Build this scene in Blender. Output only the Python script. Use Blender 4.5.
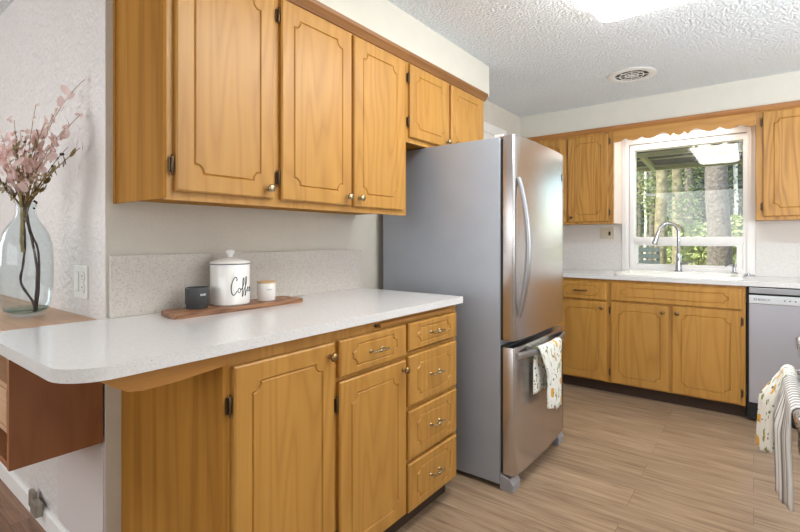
import bpy, bmesh, math, random
from mathutils import Vector, Matrix
R = math.radians
PI = math.pi
random.seed(7)
SC = bpy.context.scene
COL = SC.collection
for _o in list(bpy.data.objects):
    bpy.data.objects.remove(_o)

# ------------------------------------------------------------------ camera
F_PX = 463.0
cam_d = bpy.data.cameras.new('camera')
cam_d.sensor_fit = 'HORIZONTAL'
cam_d.sensor_width = 36
cam_d.lens = 36 * F_PX / 800
cam_d.shift_y = -26.5 / 800
cam_d.clip_start = 0.02
cam_d.clip_end = 300
cam = bpy.data.objects.new('camera', cam_d)
cam.location = (0, 0, 1.178)
cam.rotation_euler = (R(90), 0, R(37.37))
COL.objects.link(cam)
SC.camera = cam

# ------------------------------------------------------------------ exposure, sky, sun, large lights
SC.view_settings.view_transform = 'Standard'
SC.view_settings.look = 'None'
SC.view_settings.gamma = 1
SC.view_settings.use_curve_mapping = False
SC.view_settings.exposure = 0.75

w = bpy.data.worlds.new('sky')
SC.world = w
w.use_nodes = True
wn = w.node_tree.nodes
wl = w.node_tree.links
sky = wn.new('ShaderNodeTexSky')
sky.sky_type = 'NISHITA'
sky.sun_disc = False
sky.sun_elevation = R(48)
sky.sun_rotation = R(200)
wn['Background'].inputs['Strength'].default_value = 0.30
wl.new(sky.outputs[0], wn['Background'].inputs['Color'])

def light(name, kind, loc, rot, energy, color=(1, 1, 1), **kw):
    d = bpy.data.lights.new(name, kind)
    d.energy = energy
    d.color = color
    for k, v in kw.items():
        setattr(d, k, v)
    o = bpy.data.objects.new(name, d)
    o.location = loc
    o.rotation_euler = rot
    COL.objects.link(o)
    return o

light('sun', 'SUN', (0, 0, 10), (R(48), 0, R(-40)), 4.6, (1.0, 0.95, 0.85), angle=R(0.6))
# unseen broad fill light added behind the camera; the rear wall has no window
light('rear_fill', 'AREA', (-0.6, -3.3, 1.65), (R(90), 0, 0), 29, (0.93, 0.97, 1.0), shape='RECTANGLE', size=4.0, size_y=1.2)
light('side_window_daylight', 'AREA', (-4.1, -1.3, 1.6), (R(90), 0, R(-90)), 26, (0.94, 0.97, 1.0), shape='RECTANGLE', size=1.2, size_y=1.2)
# added out-of-frame fill aimed upward to brighten the ceiling
light('ceiling_fill', 'AREA', (1.3, 1.75, 1.35), (R(180 - 24), 0, R(20)), 41, (0.92, 0.965, 1.0), shape='DISK', size=0.8)
light('right_fill', 'AREA', (2.5, 1.6, 1.4), (R(90), 0, R(90)), 15, (0.93, 0.97, 1.0), shape='RECTANGLE', size=3.0, size_y=1.6)  # added fill from the right, no window in that wall
# the small strip lamp tucked behind the window valance
light('valance_strip_lamp', 'AREA', (-0.45, 4.20, 2.07), (0, 0, 0), 2.2, (1.0, 0.97, 0.92), shape='RECTANGLE', size=0.55, size_y=0.05)

# ------------------------------------------------------------------ materials
MATS = {}
def new_mat(name):
    m = bpy.data.materials.new(name)
    m.use_nodes = True
    MATS[name] = m
    nt = m.node_tree
    return m, nt, nt.nodes, nt.links, nt.nodes['Principled BSDF']

def lin(c):
    return tuple(((x / 255) / 12.92 if x / 255 <= 0.04045 else ((x / 255 + 0.055) / 1.055) ** 2.4) for x in c) + (1.0,)

def ramp(nodes, stops):
    r = nodes.new('ShaderNodeValToRGB')
    el = r.color_ramp.elements
    while len(el) < len(stops):
        el.new(0.5)
    for e, (p, c) in zip(el, stops):
        e.position = p
        e.color = c
    return r

def coords(nodes, links, scale, kind='Object'):
    t = nodes.new('ShaderNodeTexCoord')
    m = nodes.new('ShaderNodeMapping')
    m.inputs['Scale'].default_value = scale
    links.new(t.outputs[kind], m.inputs['Vector'])
    return m

def noise(nodes, links, vec, scale, detail=3, rough=0.5, dist=0.0):
    n = nodes.new('ShaderNodeTexNoise')
    n.inputs['Scale'].default_value = scale
    n.inputs['Detail'].default_value = detail
    n.inputs['Roughness'].default_value = rough
    n.inputs['Distortion'].default_value = dist
    links.new(vec.outputs[0], n.inputs['Vector'])
    return n

def bump(nodes, links, bsdf, src, strength, dist=0.01):
    b = nodes.new('ShaderNodeBump')
    b.inputs['Strength'].default_value = strength
    b.inputs['Distance'].default_value = dist
    links.new(src, b.inputs['Height'])
    links.new(b.outputs[0], bsdf.inputs['Normal'])
    return b

def plain(name, rgb, rough=0.5, metal=0.0, var=0.06, vscale=8.0, bstr=0.0, bscale=60.0, bdist=0.003, coat=0.0):
    m, nt, nd, lk, b = new_mat(name)
    c = lin(rgb)
    mp = coords(nd, lk, (1, 1, 1))
    n = noise(nd, lk, mp, vscale, 3)
    lo = tuple(x * (1 - var) for x in c[:3]) + (1,)
    hi = tuple(min(1, x * (1 + var)) for x in c[:3]) + (1,)
    r = ramp(nd, [(0.3, lo), (0.7, hi)])
    lk.new(n.outputs['Fac'], r.inputs[0])
    lk.new(r.outputs[0], b.inputs['Base Color'])
    b.inputs['Roughness'].default_value = rough
    b.inputs['Metallic'].default_value = metal
    b.inputs['Coat Weight'].default_value = coat
    if bstr:
        n2 = noise(nd, lk, mp, bscale, 4, 0.55)
        bump(nd, lk, b, n2.outputs['Fac'], bstr, bdist)
    return m

def wood(name, base, dark, axis='z', across=9.0, along=0.8, rings=13.0, contrast=0.5, rough=0.42, fine=0.35, coat=0.06):
    m, nt, nd, lk, b = new_mat(name)
    ax = {'x': 0, 'y': 1, 'z': 2}[axis]
    s1 = [across] * 3
    s1[ax] = along
    s2 = [170.0] * 3
    s2[ax] = 3.5
    m1 = coords(nd, lk, s1)
    m2 = coords(nd, lk, s2)
    n1 = noise(nd, lk, m1, 1.0, 2.0, 0.45, 0.3)
    mul = nd.new('ShaderNodeMath'); mul.operation = 'MULTIPLY'; mul.inputs[1].default_value = rings
    lk.new(n1.outputs['Fac'], mul.inputs[0])
    fr = nd.new('ShaderNodeMath'); fr.operation = 'PINGPONG'; fr.inputs[1].default_value = 1.0
    lk.new(mul.outputs[0], fr.inputs[0])
    pw = nd.new('ShaderNodeMath'); pw.operation = 'POWER'; pw.inputs[1].default_value = 1.7
    lk.new(fr.outputs[0], pw.inputs[0])
    n2 = noise(nd, lk, m2, 1.0, 3.0, 0.6)
    mx = nd.new('ShaderNodeMath'); mx.operation = 'MULTIPLY_ADD'
    mx.inputs[1].default_value = fine
    lk.new(n2.outputs['Fac'], mx.inputs[0])
    sc = nd.new('ShaderNodeMath'); sc.operation = 'MULTIPLY'; sc.inputs[1].default_value = contrast
    lk.new(pw.outputs[0], sc.inputs[0])
    lk.new(sc.outputs[0], mx.inputs[2])
    r = ramp(nd, [(0.0, lin(base)), (0.95, lin(dark))])
    lk.new(mx.outputs[0], r.inputs[0])
    # broad board-to-board tone
    m3 = coords(nd, lk, tuple(0.25 if i == ax else 7.0 for i in range(3)))
    n3 = noise(nd, lk, m3, 1.0, 1.0)
    hsv = nd.new('ShaderNodeHueSaturation')
    mr = nd.new('ShaderNodeMapRange')
    mr.inputs['To Min'].default_value = 0.88
    mr.inputs['To Max'].default_value = 1.12
    lk.new(n3.outputs['Fac'], mr.inputs[0])
    lk.new(mr.outputs[0], hsv.inputs['Value'])
    lk.new(r.outputs[0], hsv.inputs['Color'])
    lk.new(hsv.outputs[0], b.inputs['Base Color'])
    b.inputs['Roughness'].default_value = rough
    b.inputs['Coat Weight'].default_value = coat
    b.inputs['Coat Roughness'].default_value = 0.25
    bump(nd, lk, b, n2.outputs['Fac'], 0.06, 0.002)
    return m

def floor_mat(name, c1, c2, dark, pw=0.16, pl=1.2):
    m, nt, nd, lk, b = new_mat(name)
    mp = coords(nd, lk, (1, 1, 1))
    br = nd.new('ShaderNodeTexBrick')
    br.offset = 0.37
    br.inputs['Scale'].default_value = 1.0
    br.inputs['Brick Width'].default_value = pl
    br.inputs['Row Height'].default_value = pw
    br.inputs['Mortar Size'].default_value = 0.0012
    br.inputs['Mortar Smooth'].default_value = 0.2
    br.inputs['Color1'].default_value = (0.0, 0.0, 0.0, 1)
    br.inputs['Color2'].default_value = (1.0, 1.0, 1.0, 1)
    br.inputs['Mortar'].default_value = (0.5, 0.5, 0.5, 1)
    br.inputs['Bias'].default_value = 0
    lk.new(mp.outputs[0], br.inputs['Vector'])
    m2 = coords(nd, lk, (2.6, 36, 1))
    # shift the grain on every plank
    add = nd.new('ShaderNodeVectorMath'); add.operation = 'MULTIPLY_ADD'
    add.inputs[1].default_value = (17.0, 9.0, 0)
    lk.new(br.outputs['Color'], add.inputs[0])
    lk.new(m2.outputs[0], add.inputs[2])
    n1 = noise(nd, lk, add, 1.0, 5, 0.62, 0.6)
    m3 = coords(nd, lk, (5, 140, 1))
    n2 = noise(nd, lk, m3, 1.0, 3, 0.6)
    mixn = nd.new('ShaderNodeMath'); mixn.operation = 'MULTIPLY_ADD'; mixn.inputs[1].default_value = 0.35
    lk.new(n2.outputs['Fac'], mixn.inputs[0])
    lk.new(n1.outputs['Fac'], mixn.inputs[2])
    r = ramp(nd, [(0.48, lin(dark)), (0.64, lin(c1)), (0.84, lin(c2))])
    lk.new(mixn.outputs[0], r.inputs[0])
    hsv = nd.new('ShaderNodeHueSaturation')
    mr = nd.new('ShaderNodeMapRange')
    mr.inputs['To Min'].default_value = 0.90
    mr.inputs['To Max'].default_value = 1.08
    lk.new(br.outputs['Color'], mr.inputs[0])
    lk.new(mr.outputs[0], hsv.inputs['Value'])
    lk.new(r.outputs[0], hsv.inputs['Color'])
    mix = nd.new('ShaderNodeMixRGB')
    lk.new(br.outputs['Fac'], mix.inputs[0])
    lk.new(hsv.outputs[0], mix.inputs[1])
    mix.inputs[2].default_value = lin(tuple(int(v * 0.97) for v in dark))
    lk.new(mix.outputs[0], b.inputs['Base Color'])
    b.inputs['Roughness'].default_value = 0.42
    bump(nd, lk, b, n1.outputs['Fac'], 0.05, 0.003)
    return m

def speckle(name, base, dark, amount=0.5, scale=260, rough=0.22):
    m, nt, nd, lk, b = new_mat(name)
    mp = coords(nd, lk, (1, 1, 1))
    n = noise(nd, lk, mp, scale, 2, 0.7)
    n2 = noise(nd, lk, mp, scale * 0.35, 2, 0.6)
    r = ramp(nd, [(0.30, lin(dark)), (0.30 + 0.16 * amount, lin(base)), (1.0, lin(base))])
    lk.new(n.outputs['Fac'], r.inputs[0])
    r2 = ramp(nd, [(0.35, (0.93, 0.93, 0.92, 1)), (0.65, (1, 1, 1, 1))])
    lk.new(n2.outputs['Fac'], r2.inputs[0])
    mix = nd.new('ShaderNodeMixRGB'); mix.blend_type = 'MULTIPLY'; mix.inputs[0].default_value = 1
    lk.new(r.outputs[0], mix.inputs[1]); lk.new(r2.outputs[0], mix.inputs[2])
    lk.new(mix.outputs[0], b.inputs['Base Color'])
    b.inputs['Roughness'].default_value = rough
    return m

def glass_mat(name, tint=(1, 1, 1), base_refl=0.04, extra=0.0):
    # thin clear pane: transparent plus a Fresnel mirror
    m, nt, nd, lk, b = new_mat(name)
    nd.remove(b)
    out = nd['Material Output']
    tr = nd.new('ShaderNodeBsdfTransparent'); tr.inputs[0].default_value = tint + (1,)
    gl = nd.new('ShaderNodeBsdfGlossy'); gl.inputs['Roughness'].default_value = 0.0
    fr = nd.new('ShaderNodeLayerWeight'); fr.inputs[0].default_value = 0.5
    pw = nd.new('ShaderNodeMath'); pw.operation = 'POWER'; pw.inputs[1].default_value = 4.0
    lk.new(fr.outputs['Facing'], pw.inputs[0])
    ad = nd.new('ShaderNodeMath'); ad.operation = 'MULTIPLY_ADD'; ad.inputs[1].default_value = 0.55; ad.inputs[2].default_value = base_refl + extra
    lk.new(pw.outputs[0], ad.inputs[0])
    mx = nd.new('ShaderNodeMixShader')
    lk.new(ad.outputs[0], mx.inputs[0]); lk.new(tr.outputs[0], mx.inputs[1]); lk.new(gl.outputs[0], mx.inputs[2])
    lk.new(mx.outputs[0], out.inputs[0])
    return m

def stripes(name, cols, axis, freq, rough=0.9):
    m, nt, nd, lk, b = new_mat(name)
    mp = coords(nd, lk, (1, 1, 1), 'UV')
    sp = nd.new('ShaderNodeSeparateXYZ'); lk.new(mp.outputs[0], sp.inputs[0])
    mu = nd.new('ShaderNodeMath'); mu.operation = 'MULTIPLY'; mu.inputs[1].default_value = freq
    lk.new(sp.outputs[axis], mu.inputs[0])
    fr = nd.new('ShaderNodeMath'); fr.operation = 'FRACT'; lk.new(mu.outputs[0], fr.inputs[0])
    r = ramp(nd, [(p, lin(c)) for p, c in cols])
    r.color_ramp.interpolation = 'EASE'
    lk.new(fr.outputs[0], r.inputs[0]); lk.new(r.outputs[0], b.inputs['Base Color'])
    b.inputs['Roughness'].default_value = rough
    n = noise(nd, lk, mp, 400, 2); bump(nd, lk, b, n.outputs['Fac'], 0.3, 0.002)
    return m

def floral(name, k=1.0):
    # white cotton printed with yellow lemons, green leaves and dark sprigs
    m, nt, nd, lk, b = new_mat(name)
    mp = coords(nd, lk, (1, 1, 1), 'UV')
    def blobs(scale, thr, off, stretch=(1, 1, 1), rot=0.0):
        mm = nd.new('ShaderNodeMapping')
        mm.inputs['Location'].default_value = off
        mm.inputs['Scale'].default_value = stretch
        mm.inputs['Rotation'].default_value = (0, 0, rot)
        lk.new(mp.outputs[0], mm.inputs['Vector'])
        v = nd.new('ShaderNodeTexVoronoi'); v.inputs['Scale'].default_value = scale
        lk.new(mm.outputs[0], v.inputs['Vector'])
        lt = nd.new('ShaderNodeMath'); lt.operation = 'LESS_THAN'; lt.inputs[1].default_value = thr
        lk.new(v.outputs['Distance'], lt.inputs[0])
        return lt
    cur = None
    base = lin((236, 236, 230))
    layers = [((0.16, 0.22, 0.12, 1), blobs(20 * k, 0.24, (0.3, 0.7, 0), (1.0, 2.1, 1), 0.7)),
              ((0.30, 0.36, 0.14, 1), blobs(18 * k, 0.22, (5.3, 1.7, 0), (2.0, 1.0, 1), 0.4)),
              ((0.78, 0.44, 0.07, 1), blobs(11 * k, 0.27, (2.1, 3.2, 0), (1.0, 1.25, 1), 0.9)),
              ((0.05, 0.07, 0.05, 1), blobs(24 * k, 0.13, (7.7, 3.9, 0), (1.0, 1.8, 1), -0.6))]
    prev = None
    for col, mask in layers:
        mx = nd.new('ShaderNodeMixRGB')
        lk.new(mask.outputs[0], mx.inputs[0])
        if prev is None:
            mx.inputs[1].default_value = base
        else:
            lk.new(prev.outputs[0], mx.inputs[1])
        mx.inputs[2].default_value = col
        prev = mx
    lk.new(prev.outputs[0], b.inputs['Base Color'])
    b.inputs['Roughness'].default_value = 0.9
    return m

OAK = wood('honey_oak', (194, 145, 70), (161, 109, 42), 'z', across=4.6, along=0.6, rings=26.0, contrast=0.38, fine=0.5)
OAKB = wood('grained_oak', (200, 150, 74), (144, 92, 34), 'z', across=6.0, along=0.6, rings=30.0, contrast=0.5, fine=0.5)
OAKP = wood('plywood_oak', (186, 134, 62), (140, 92, 34), 'z', across=11.0, along=0.5, rings=7.0, contrast=0.42, fine=0.45, rough=0.7, coat=0.0)
OAKP.node_tree.nodes['Principled BSDF'].inputs['Specular IOR Level'].default_value = 0.05
OAKH = wood('horizontal_oak_y', (184, 130, 58), (158, 104, 40), 'y', contrast=0.45)
OAKX = wood('horizontal_oak_x', (196, 144, 72), (166, 112, 46), 'x', contrast=0.45)
MOLD = wood('dark_molding_oak', (150, 102, 54), (112, 70, 34), 'y', contrast=0.4)
MOLDX = wood('dark_molding_oak_x', (176, 120, 60), (140, 88, 40), 'x', contrast=0.4)
CHERRY = wood('cherry_veneer', (152, 98, 60), (126, 76, 44), 'z', across=8, along=1.2, contrast=0.4, rough=0.45)
BUTCHER = wood('pale_butcher_wood', (208, 168, 132), (182, 136, 100), 'x', across=14, along=1.0, contrast=0.45, rough=0.42)
ACACIA = wood('acacia_board', (176, 128, 92), (104, 66, 44), 'y', across=26, along=1.5, rings=9, contrast=0.75, rough=0.45)
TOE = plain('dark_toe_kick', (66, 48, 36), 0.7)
WALL = plain('warm_grey_wall', (214, 209, 198), 0.75, var=0.02, bstr=0.25, bscale=70, bdist=0.004)
DWALL = plain('textured_white_wall', (220, 214, 211), 0.42, var=0.02, bstr=0.9, bscale=38, bdist=0.010)
BWALL = plain('pale_wall', (222, 216, 211), 0.7, var=0.02, bstr=0.2, bscale=60)
SOFF = plain('cream_soffit_paint', (214, 211, 200), 0.75, var=0.02, bstr=0.15, bscale=60)
WHITE = plain('white_paint', (240, 238, 236), 0.4, var=0.015)
PLASTIC = plain('white_plastic', (238, 236, 232), 0.35, var=0.01)
ALMOND = plain('almond_plastic', (208, 198, 178), 0.4, var=0.02)
SLOT = plain('dark_slot', (40, 38, 36), 0.6)
FLOOR = floor_mat('vinyl_plank', (152, 127, 102), (174, 150, 124), (122, 98, 76))
DFLOOR = floor_mat('dining_oak_floor', (138, 102, 78), (160, 124, 98), (102, 72, 54), 0.09, 0.9)
QUARTZ = speckle('white_quartz', (226, 225, 225), (176, 173, 170), 0.5, 420, 0.16)
QSPL = speckle('speckled_quartz_splash', (212, 205, 197), (158, 148, 138), 0.9, 240, 0.45)
STEEL = plain('stainless_steel', (200, 196, 196), 0.27, 1.0, var=0.03, vscale=3)
STEELD = plain('brushed_steel', (178, 178, 182), 0.34, 1.0, var=0.03, vscale=3)
FSIDE = plain('grey_appliance_paint', (164, 170, 180), 0.42, 0.2, var=0.03, bstr=0.06, bscale=220, bdist=0.001)
CHROME = plain('chrome', (176, 177, 182), 0.10, 1.0, var=0.0)
BRASS = plain('antique_brass', (150, 124, 84), 0.3, 1.0, var=0.1)
NICKEL = plain('warm_nickel', (172, 158, 128), 0.25, 1.0, var=0.05)
NICKD = plain('satin_nickel', (168, 162, 150), 0.4, 0.7)
DARKM = plain('dark_bronze', (96, 78, 60), 0.32, 0.85, var=0.1)
BLACK = plain('black_rubber', (24, 24, 26), 0.5)
GREYP = plain('grey_plastic', (150, 149, 152), 0.45)
CERAMIC = plain('white_enamel', (240, 239, 236), 0.15, var=0.01, coat=0.5)
SINKM = plain('white_sink_enamel', (240, 238, 230), 0.15, var=0.01, coat=0.5)
BLUEB = plain('dark_blue_band', (52, 56, 72), 0.3)
INK = plain('black_ink', (22, 22, 24), 0.5)
SLATE = plain('dark_grey_stoneware', (66, 67, 69), 0.55, var=0.05)
CORK = plain('pale_wood_lid', (206, 170, 122), 0.6, var=0.08, vscale=40)
LEAFP = plain('pink_leaf', (246, 222, 218), 0.6, var=0.10, vscale=30)
def translucent(m, amt=0.45):
    nt = m.node_tree; nd = nt.nodes; b = nd['Principled BSDF']; out = nd['Material Output']
    t = nd.new('ShaderNodeBsdfTranslucent'); mx = nd.new('ShaderNodeMixShader'); mx.inputs[0].default_value = amt
    nt.links.new(b.inputs['Base Color'].links[0].from_socket, t.inputs['Color'])
    nt.links.new(b.outputs[0], mx.inputs[1]); nt.links.new(t.outputs[0], mx.inputs[2]); nt.links.new(mx.outputs[0], out.inputs[0])
translucent(LEAFP)
LEAFD = plain('olive_leaf', (136, 120, 74), 0.7, var=0.2, vscale=40)
STEMB = plain('brown_stem', (124, 98, 70), 0.8, var=0.2, vscale=40)
STEMG = plain('tan_green_stem', (166, 146, 96), 0.7, var=0.15, vscale=40)
STEMD = plain('dark_branch', (84, 66, 62), 0.8, var=0.2, vscale=60)
CREAMF = plain('cream_bud', (222, 200, 172), 0.7, var=0.12, vscale=60)
BERRY = plain('dark_berry', (58, 44, 36), 0.5, var=0.1)
PANE = glass_mat('window_pane', (0.97, 0.99, 0.97), extra=0.02)
VASEG = glass_mat('vase_glass', (0.935, 0.966, 0.975), extra=-0.01)
FLORAL = floral('lemon_print_cotton', 0.46)
STRIPE = stripes('grey_white_stripe', [(0.0, (232, 232, 230)), (0.30, (222, 222, 220)), (0.36, (128, 130, 134)), (0.48, (118, 116, 116)), (0.54, (206, 204, 200)), (0.66, (160, 155, 150)), (0.80, (104, 98, 94)), (0.92, (216, 216, 214))], 0, 13)
BARK = plain('tree_bark', (118, 108, 98), 0.9, var=0.35, vscale=18, bstr=0.8, bscale=22, bdist=0.04)
BARKM = plain('mossy_bark', (138, 128, 98), 0.9, var=0.4, vscale=9, bstr=0.8, bscale=22, bdist=0.04)
BARKW = plain('pale_birch_bark', (214, 208, 198), 0.9, var=0.2, vscale=14, bstr=0.3)
def leafmat(name, rgb, var=0.35):
    m = plain(name, rgb, 0.7, var=var, vscale=3)
    b = m.node_tree.nodes['Principled BSDF']
    b.inputs['Transmission Weight'].default_value = 0.0
    return m
FERN = leafmat('bright_fern_leaf', (168, 176, 116))
CONI = leafmat('conifer_needle', (66, 80, 56))
CONL = leafmat('light_green_leaf', (122, 132, 82))
GRASS = plain('dry_lawn', (176, 168, 122), 0.95, var=0.3, vscale=2, bstr=0.4, bscale=30)
PATIO = plain('dark_roof_boards', (74, 70, 56), 0.8, var=0.15, vscale=4)
PBEAM = plain('pale_patio_beam', (196, 196, 150), 0.7, var=0.06)
BENCH = plain('weathered_grey_wood', (84, 92, 88), 0.8, var=0.12, vscale=12)

def ceiling_mat():
    m, nt, nd, lk, b = new_mat('popcorn_ceiling')
    mp = coords(nd, lk, (1, 1, 1))
    n = noise(nd, lk, mp, 95, 3, 0.65)
    v = nd.new('ShaderNodeTexVoronoi'); v.inputs['Scale'].default_value = 75
    lk.new(mp.outputs[0], v.inputs['Vector'])
    ad = nd.new('ShaderNodeMath'); ad.operation = 'SUBTRACT'
    lk.new(n.outputs['Fac'], ad.inputs[0]); lk.new(v.outputs['Distance'], ad.inputs[1])
    r = ramp(nd, [(0.2, lin((214, 220, 226))), (0.6, lin((238, 243, 247)))])
    lk.new(n.outputs['Fac'], r.inputs[0]); lk.new(r.outputs[0], b.inputs['Base Color'])
    b.inputs['Roughness'].default_value = 0.9
    bump(nd, lk, b, ad.outputs[0], 0.7, 0.011)
    return m
CEIL = ceiling_mat()

def emit_mat(name, rgb, s):
    m, nt, nd, lk, b = new_mat(name)
    b.inputs['Base Color'].default_value = (0.9, 0.9, 0.9, 1)
    b.inputs['Emission Color'].default_value = rgb + (1,)
    b.inputs['Emission Strength'].default_value = s
    return m
LAMP = emit_mat('lit_diffuser', (1.0, 0.985, 0.95), 6.5)

# ------------------------------------------------------------------ mesh helpers
ROOT = {}
def thing(name, loc, label, cat, group=None, kind=None):
    o = bpy.data.objects.new(name, None)
    o.empty_display_size = 0.05
    COL.objects.link(o)
    o.location = loc
    ROOT[o.name] = Vector(loc)
    if kind:
        o['kind'] = kind
    if label:
        o['label'] = label
        o['category'] = cat
    if group:
        o['group'] = group
    return o

def obj(name, bm, mat, parent=None, loc=None, smooth=False, label=None, cat=None, group=None, kind=None):
    """link a world-space bmesh as one mesh object"""
    if parent is not None:
        L = ROOT[parent.name]
    else:
        L = Vector(loc) if loc is not None else Vector((0, 0, 0))
    for v in bm.verts:
        v.co -= L
    bmesh.ops.recalc_face_normals(bm, faces=bm.faces)
    me = bpy.data.meshes.new(name)
    bm.to_mesh(me)
    bm.free()
    if smooth:
        for p in me.polygons:
            p.use_smooth = True
        if smooth != 'all':
            me.set_sharp_from_angle(angle=R(40))
    me.materials.append(mat)
    o = bpy.data.objects.new(name, me)
    COL.objects.link(o)
    if parent is not None:
        o.parent = parent
        ROOT[o.name] = L
    else:
        o.location = L
        ROOT[o.name] = L
    if kind:
        o['kind'] = kind
    if label:
        o['label'] = label
    if cat:
        o['category'] = cat
    if group:
        o['group'] = group
    return o

def BM():
    return bmesh.new()

def box(bm, x0, x1, y0, y1, z0, z1, bev=0.0, seg=2):
    vs = [bm.verts.new((x, y, z)) for x in (x0, x1) for y in (y0, y1) for z in (z0, z1)]
    fs = [(0, 1, 3, 2), (4, 6, 7, 5), (0, 4, 5, 1), (2, 3, 7, 6), (0, 2, 6, 4), (1, 5, 7, 3)]
    faces = [bm.faces.new([vs[i] for i in f]) for f in fs]
    if bev:
        ed = list({e for f in faces for e in f.edges})
        bmesh.ops.bevel(bm, geom=ed, offset=bev, segments=seg, affect='EDGES', profile=0.5)
    return bm

def bx(*a, **k):
    return box(BM(), *a, **k)

def prism(bm, pts, axis, a0, a1, bev=0.0):
    """extrude polygon; pts are 2D in the two other axes (order x<y<z)"""
    def mk(p, a):
        if axis == 'x': return (a, p[0], p[1])
        if axis == 'y': return (p[0], a, p[1])
        return (p[0], p[1], a)
    lo = [bm.verts.new(mk(p, a0)) for p in pts]
    hi = [bm.verts.new(mk(p, a1)) for p in pts]
    n = len(pts)
    f1 = bm.faces.new(lo); f2 = bm.faces.new(hi[::-1])
    for i in range(n):
        bm.faces.new((lo[i], hi[i], hi[(i + 1) % n], lo[(i + 1) % n]))
    if bev:
        ed = list(f1.edges) + list(f2.edges)
        bmesh.ops.bevel(bm, geom=ed, offset=bev, segments=2, affect='EDGES', profile=0.5)
    return bm

def tube(bm, pts, r, seg=8, caps=True, closed=False):
    pts = [Vector(p) for p in pts]
    n = len(pts)
    rs = r if isinstance(r, (list, tuple)) else [r] * n
    rings = []
    up = None
    for i in range(n):
        if closed:
            t = pts[(i + 1) % n] - pts[i - 1]
        else:
            t = pts[min(i + 1, n - 1)] - pts[max(i - 1, 0)]
        if t.length < 1e-9:
            t = Vector((0, 0, 1))
        t.normalize()
        if up is None:
            up = t.orthogonal().normalized()
        else:
            up = (up - t * up.dot(t))
            up = up.normalized() if up.length > 1e-6 else t.orthogonal().normalized()
        b = t.cross(up)
        rings.append([bm.verts.new(pts[i] + (up * math.cos(2 * PI * k / seg) + b * math.sin(2 * PI * k / seg)) * rs[i]) for k in range(seg)])
    m = n if closed else n - 1
    for i in range(m):
        A, B = rings[i], rings[(i + 1) % n]
        for k in range(seg):
            bm.faces.new((A[k], A[(k + 1) % seg], B[(k + 1) % seg], B[k]))
    if caps and not closed:
        bm.faces.new(rings[0][::-1]); bm.faces.new(rings[-1])
    return bm

def lathe(bm, prof, center=(0, 0, 0), seg=32, axis=(0, 0, 1)):
    c = Vector(center)
    q = Vector((0, 0, 1)).rotation_difference(Vector(axis))
    rings = []
    for r, z in prof:
        if r < 1e-6:
            rings.append([bm.verts.new(c + q @ Vector((0, 0, z)))])
        else:
            rings.append([bm.verts.new(c + q @ Vector((r * math.cos(2 * PI * k / seg), r * math.sin(2 * PI * k / seg), z))) for k in range(seg)])
    for A, B in zip(rings, rings[1:]):
        if len(A) == 1 and len(B) == 1:
            continue
        for k in range(seg):
            k2 = (k + 1) % seg
            if len(A) == 1:
                bm.faces.new((A[0], B[k], B[k2]))
            elif len(B) == 1:
                bm.faces.new((A[k], A[k2], B[0]))
            else:
                bm.faces.new((A[k], A[k2], B[k2], B[k]))
    return bm

def round_poly(pts, rad, seg=6):
    out = []
    n = len(pts)
    for i in range(n):
        p = Vector(pts[i]); a = Vector(pts[i - 1]); b = Vector(pts[(i + 1) % n])
        r = rad[i] if isinstance(rad, (list, tuple)) else rad
        if r <= 0:
            out.append(tuple(p)); continue
        u = (a - p).normalized(); v = (b - p).normalized()
        ang = math.acos(max(-1, min(1, u.dot(v))))
        d = r / math.tan(ang / 2)
        c = p + (u + v).normalized() * (r / math.sin(ang / 2))
        s = p + u * d - c; e = p + v * d - c
        for k in range(seg + 1):
            t = k / seg
            a0 = math.atan2(s.y, s.x)
            da = (math.atan2(e.y, e.x) - a0 + PI) % (2 * PI) - PI
            a_ = a0 + da * t
            out.append((c.x + r * math.cos(a_), c.y + r * math.sin(a_)))
    return out

def offset_poly(pts, d):
    """offset a CCW polygon outward by d"""
    n = len(pts); out = []
    for i in range(n):
        p = Vector(pts[i]); a = Vector(pts[i - 1]); b = Vector(pts[(i + 1) % n])
        e1 = (p - a).normalized(); e2 = (b - p).normalized()
        n1 = Vector((e1.y, -e1.x)); n2 = Vector((e2.y, -e2.x))
        m = (n1 + n2)
        if m.length < 1e-6: m = n1
        m.normalize()
        k = max(0.5, m.dot(n1))
        out.append(tuple(p + m * (d / k)))
    return out

def ogee(u0, u1, v0, v1, c, seg=5):
    """routed outline with a scooped corner, CCW"""
    P = []
    s = 0.12 * c
    r = c - s
    def arc(cx, cy, a0, a1):
        for k in range(seg + 1):
            a = R(a0 + (a1 - a0) * k / seg)
            P.append((cx + r * math.cos(a), cy + r * math.sin(a)))
    P.append((u0 + c, v0)); 
    P.append((u1 - c, v0)); arc(u1 - s, v0 + s, 180, 90); P.append((u1, v0 + c))
    P.append((u1, v1 - c)); arc(u1 - s, v1 - s, 270, 180); P.append((u1 - c, v1))
    P.append((u0 + c, v1)); arc(u0 + s, v1 - s, 360, 270); P.append((u0, v1 - c))
    P.append((u0, v0 + c)); arc(u0 + s, v0 + s, 90, 0)
    return P

def loop(bm, pts, w_, M):
    return [bm.verts.new(M(p[0], p[1], w_)) for p in pts]

def edges_of(bm, vs):
    out = []
    for i in range(len(vs)):
        a, b = vs[i], vs[(i + 1) % len(vs)]
        e = bm.edges.get((a, b)) or bm.edges.new((a, b))
        out.append(e)
    return out

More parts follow.
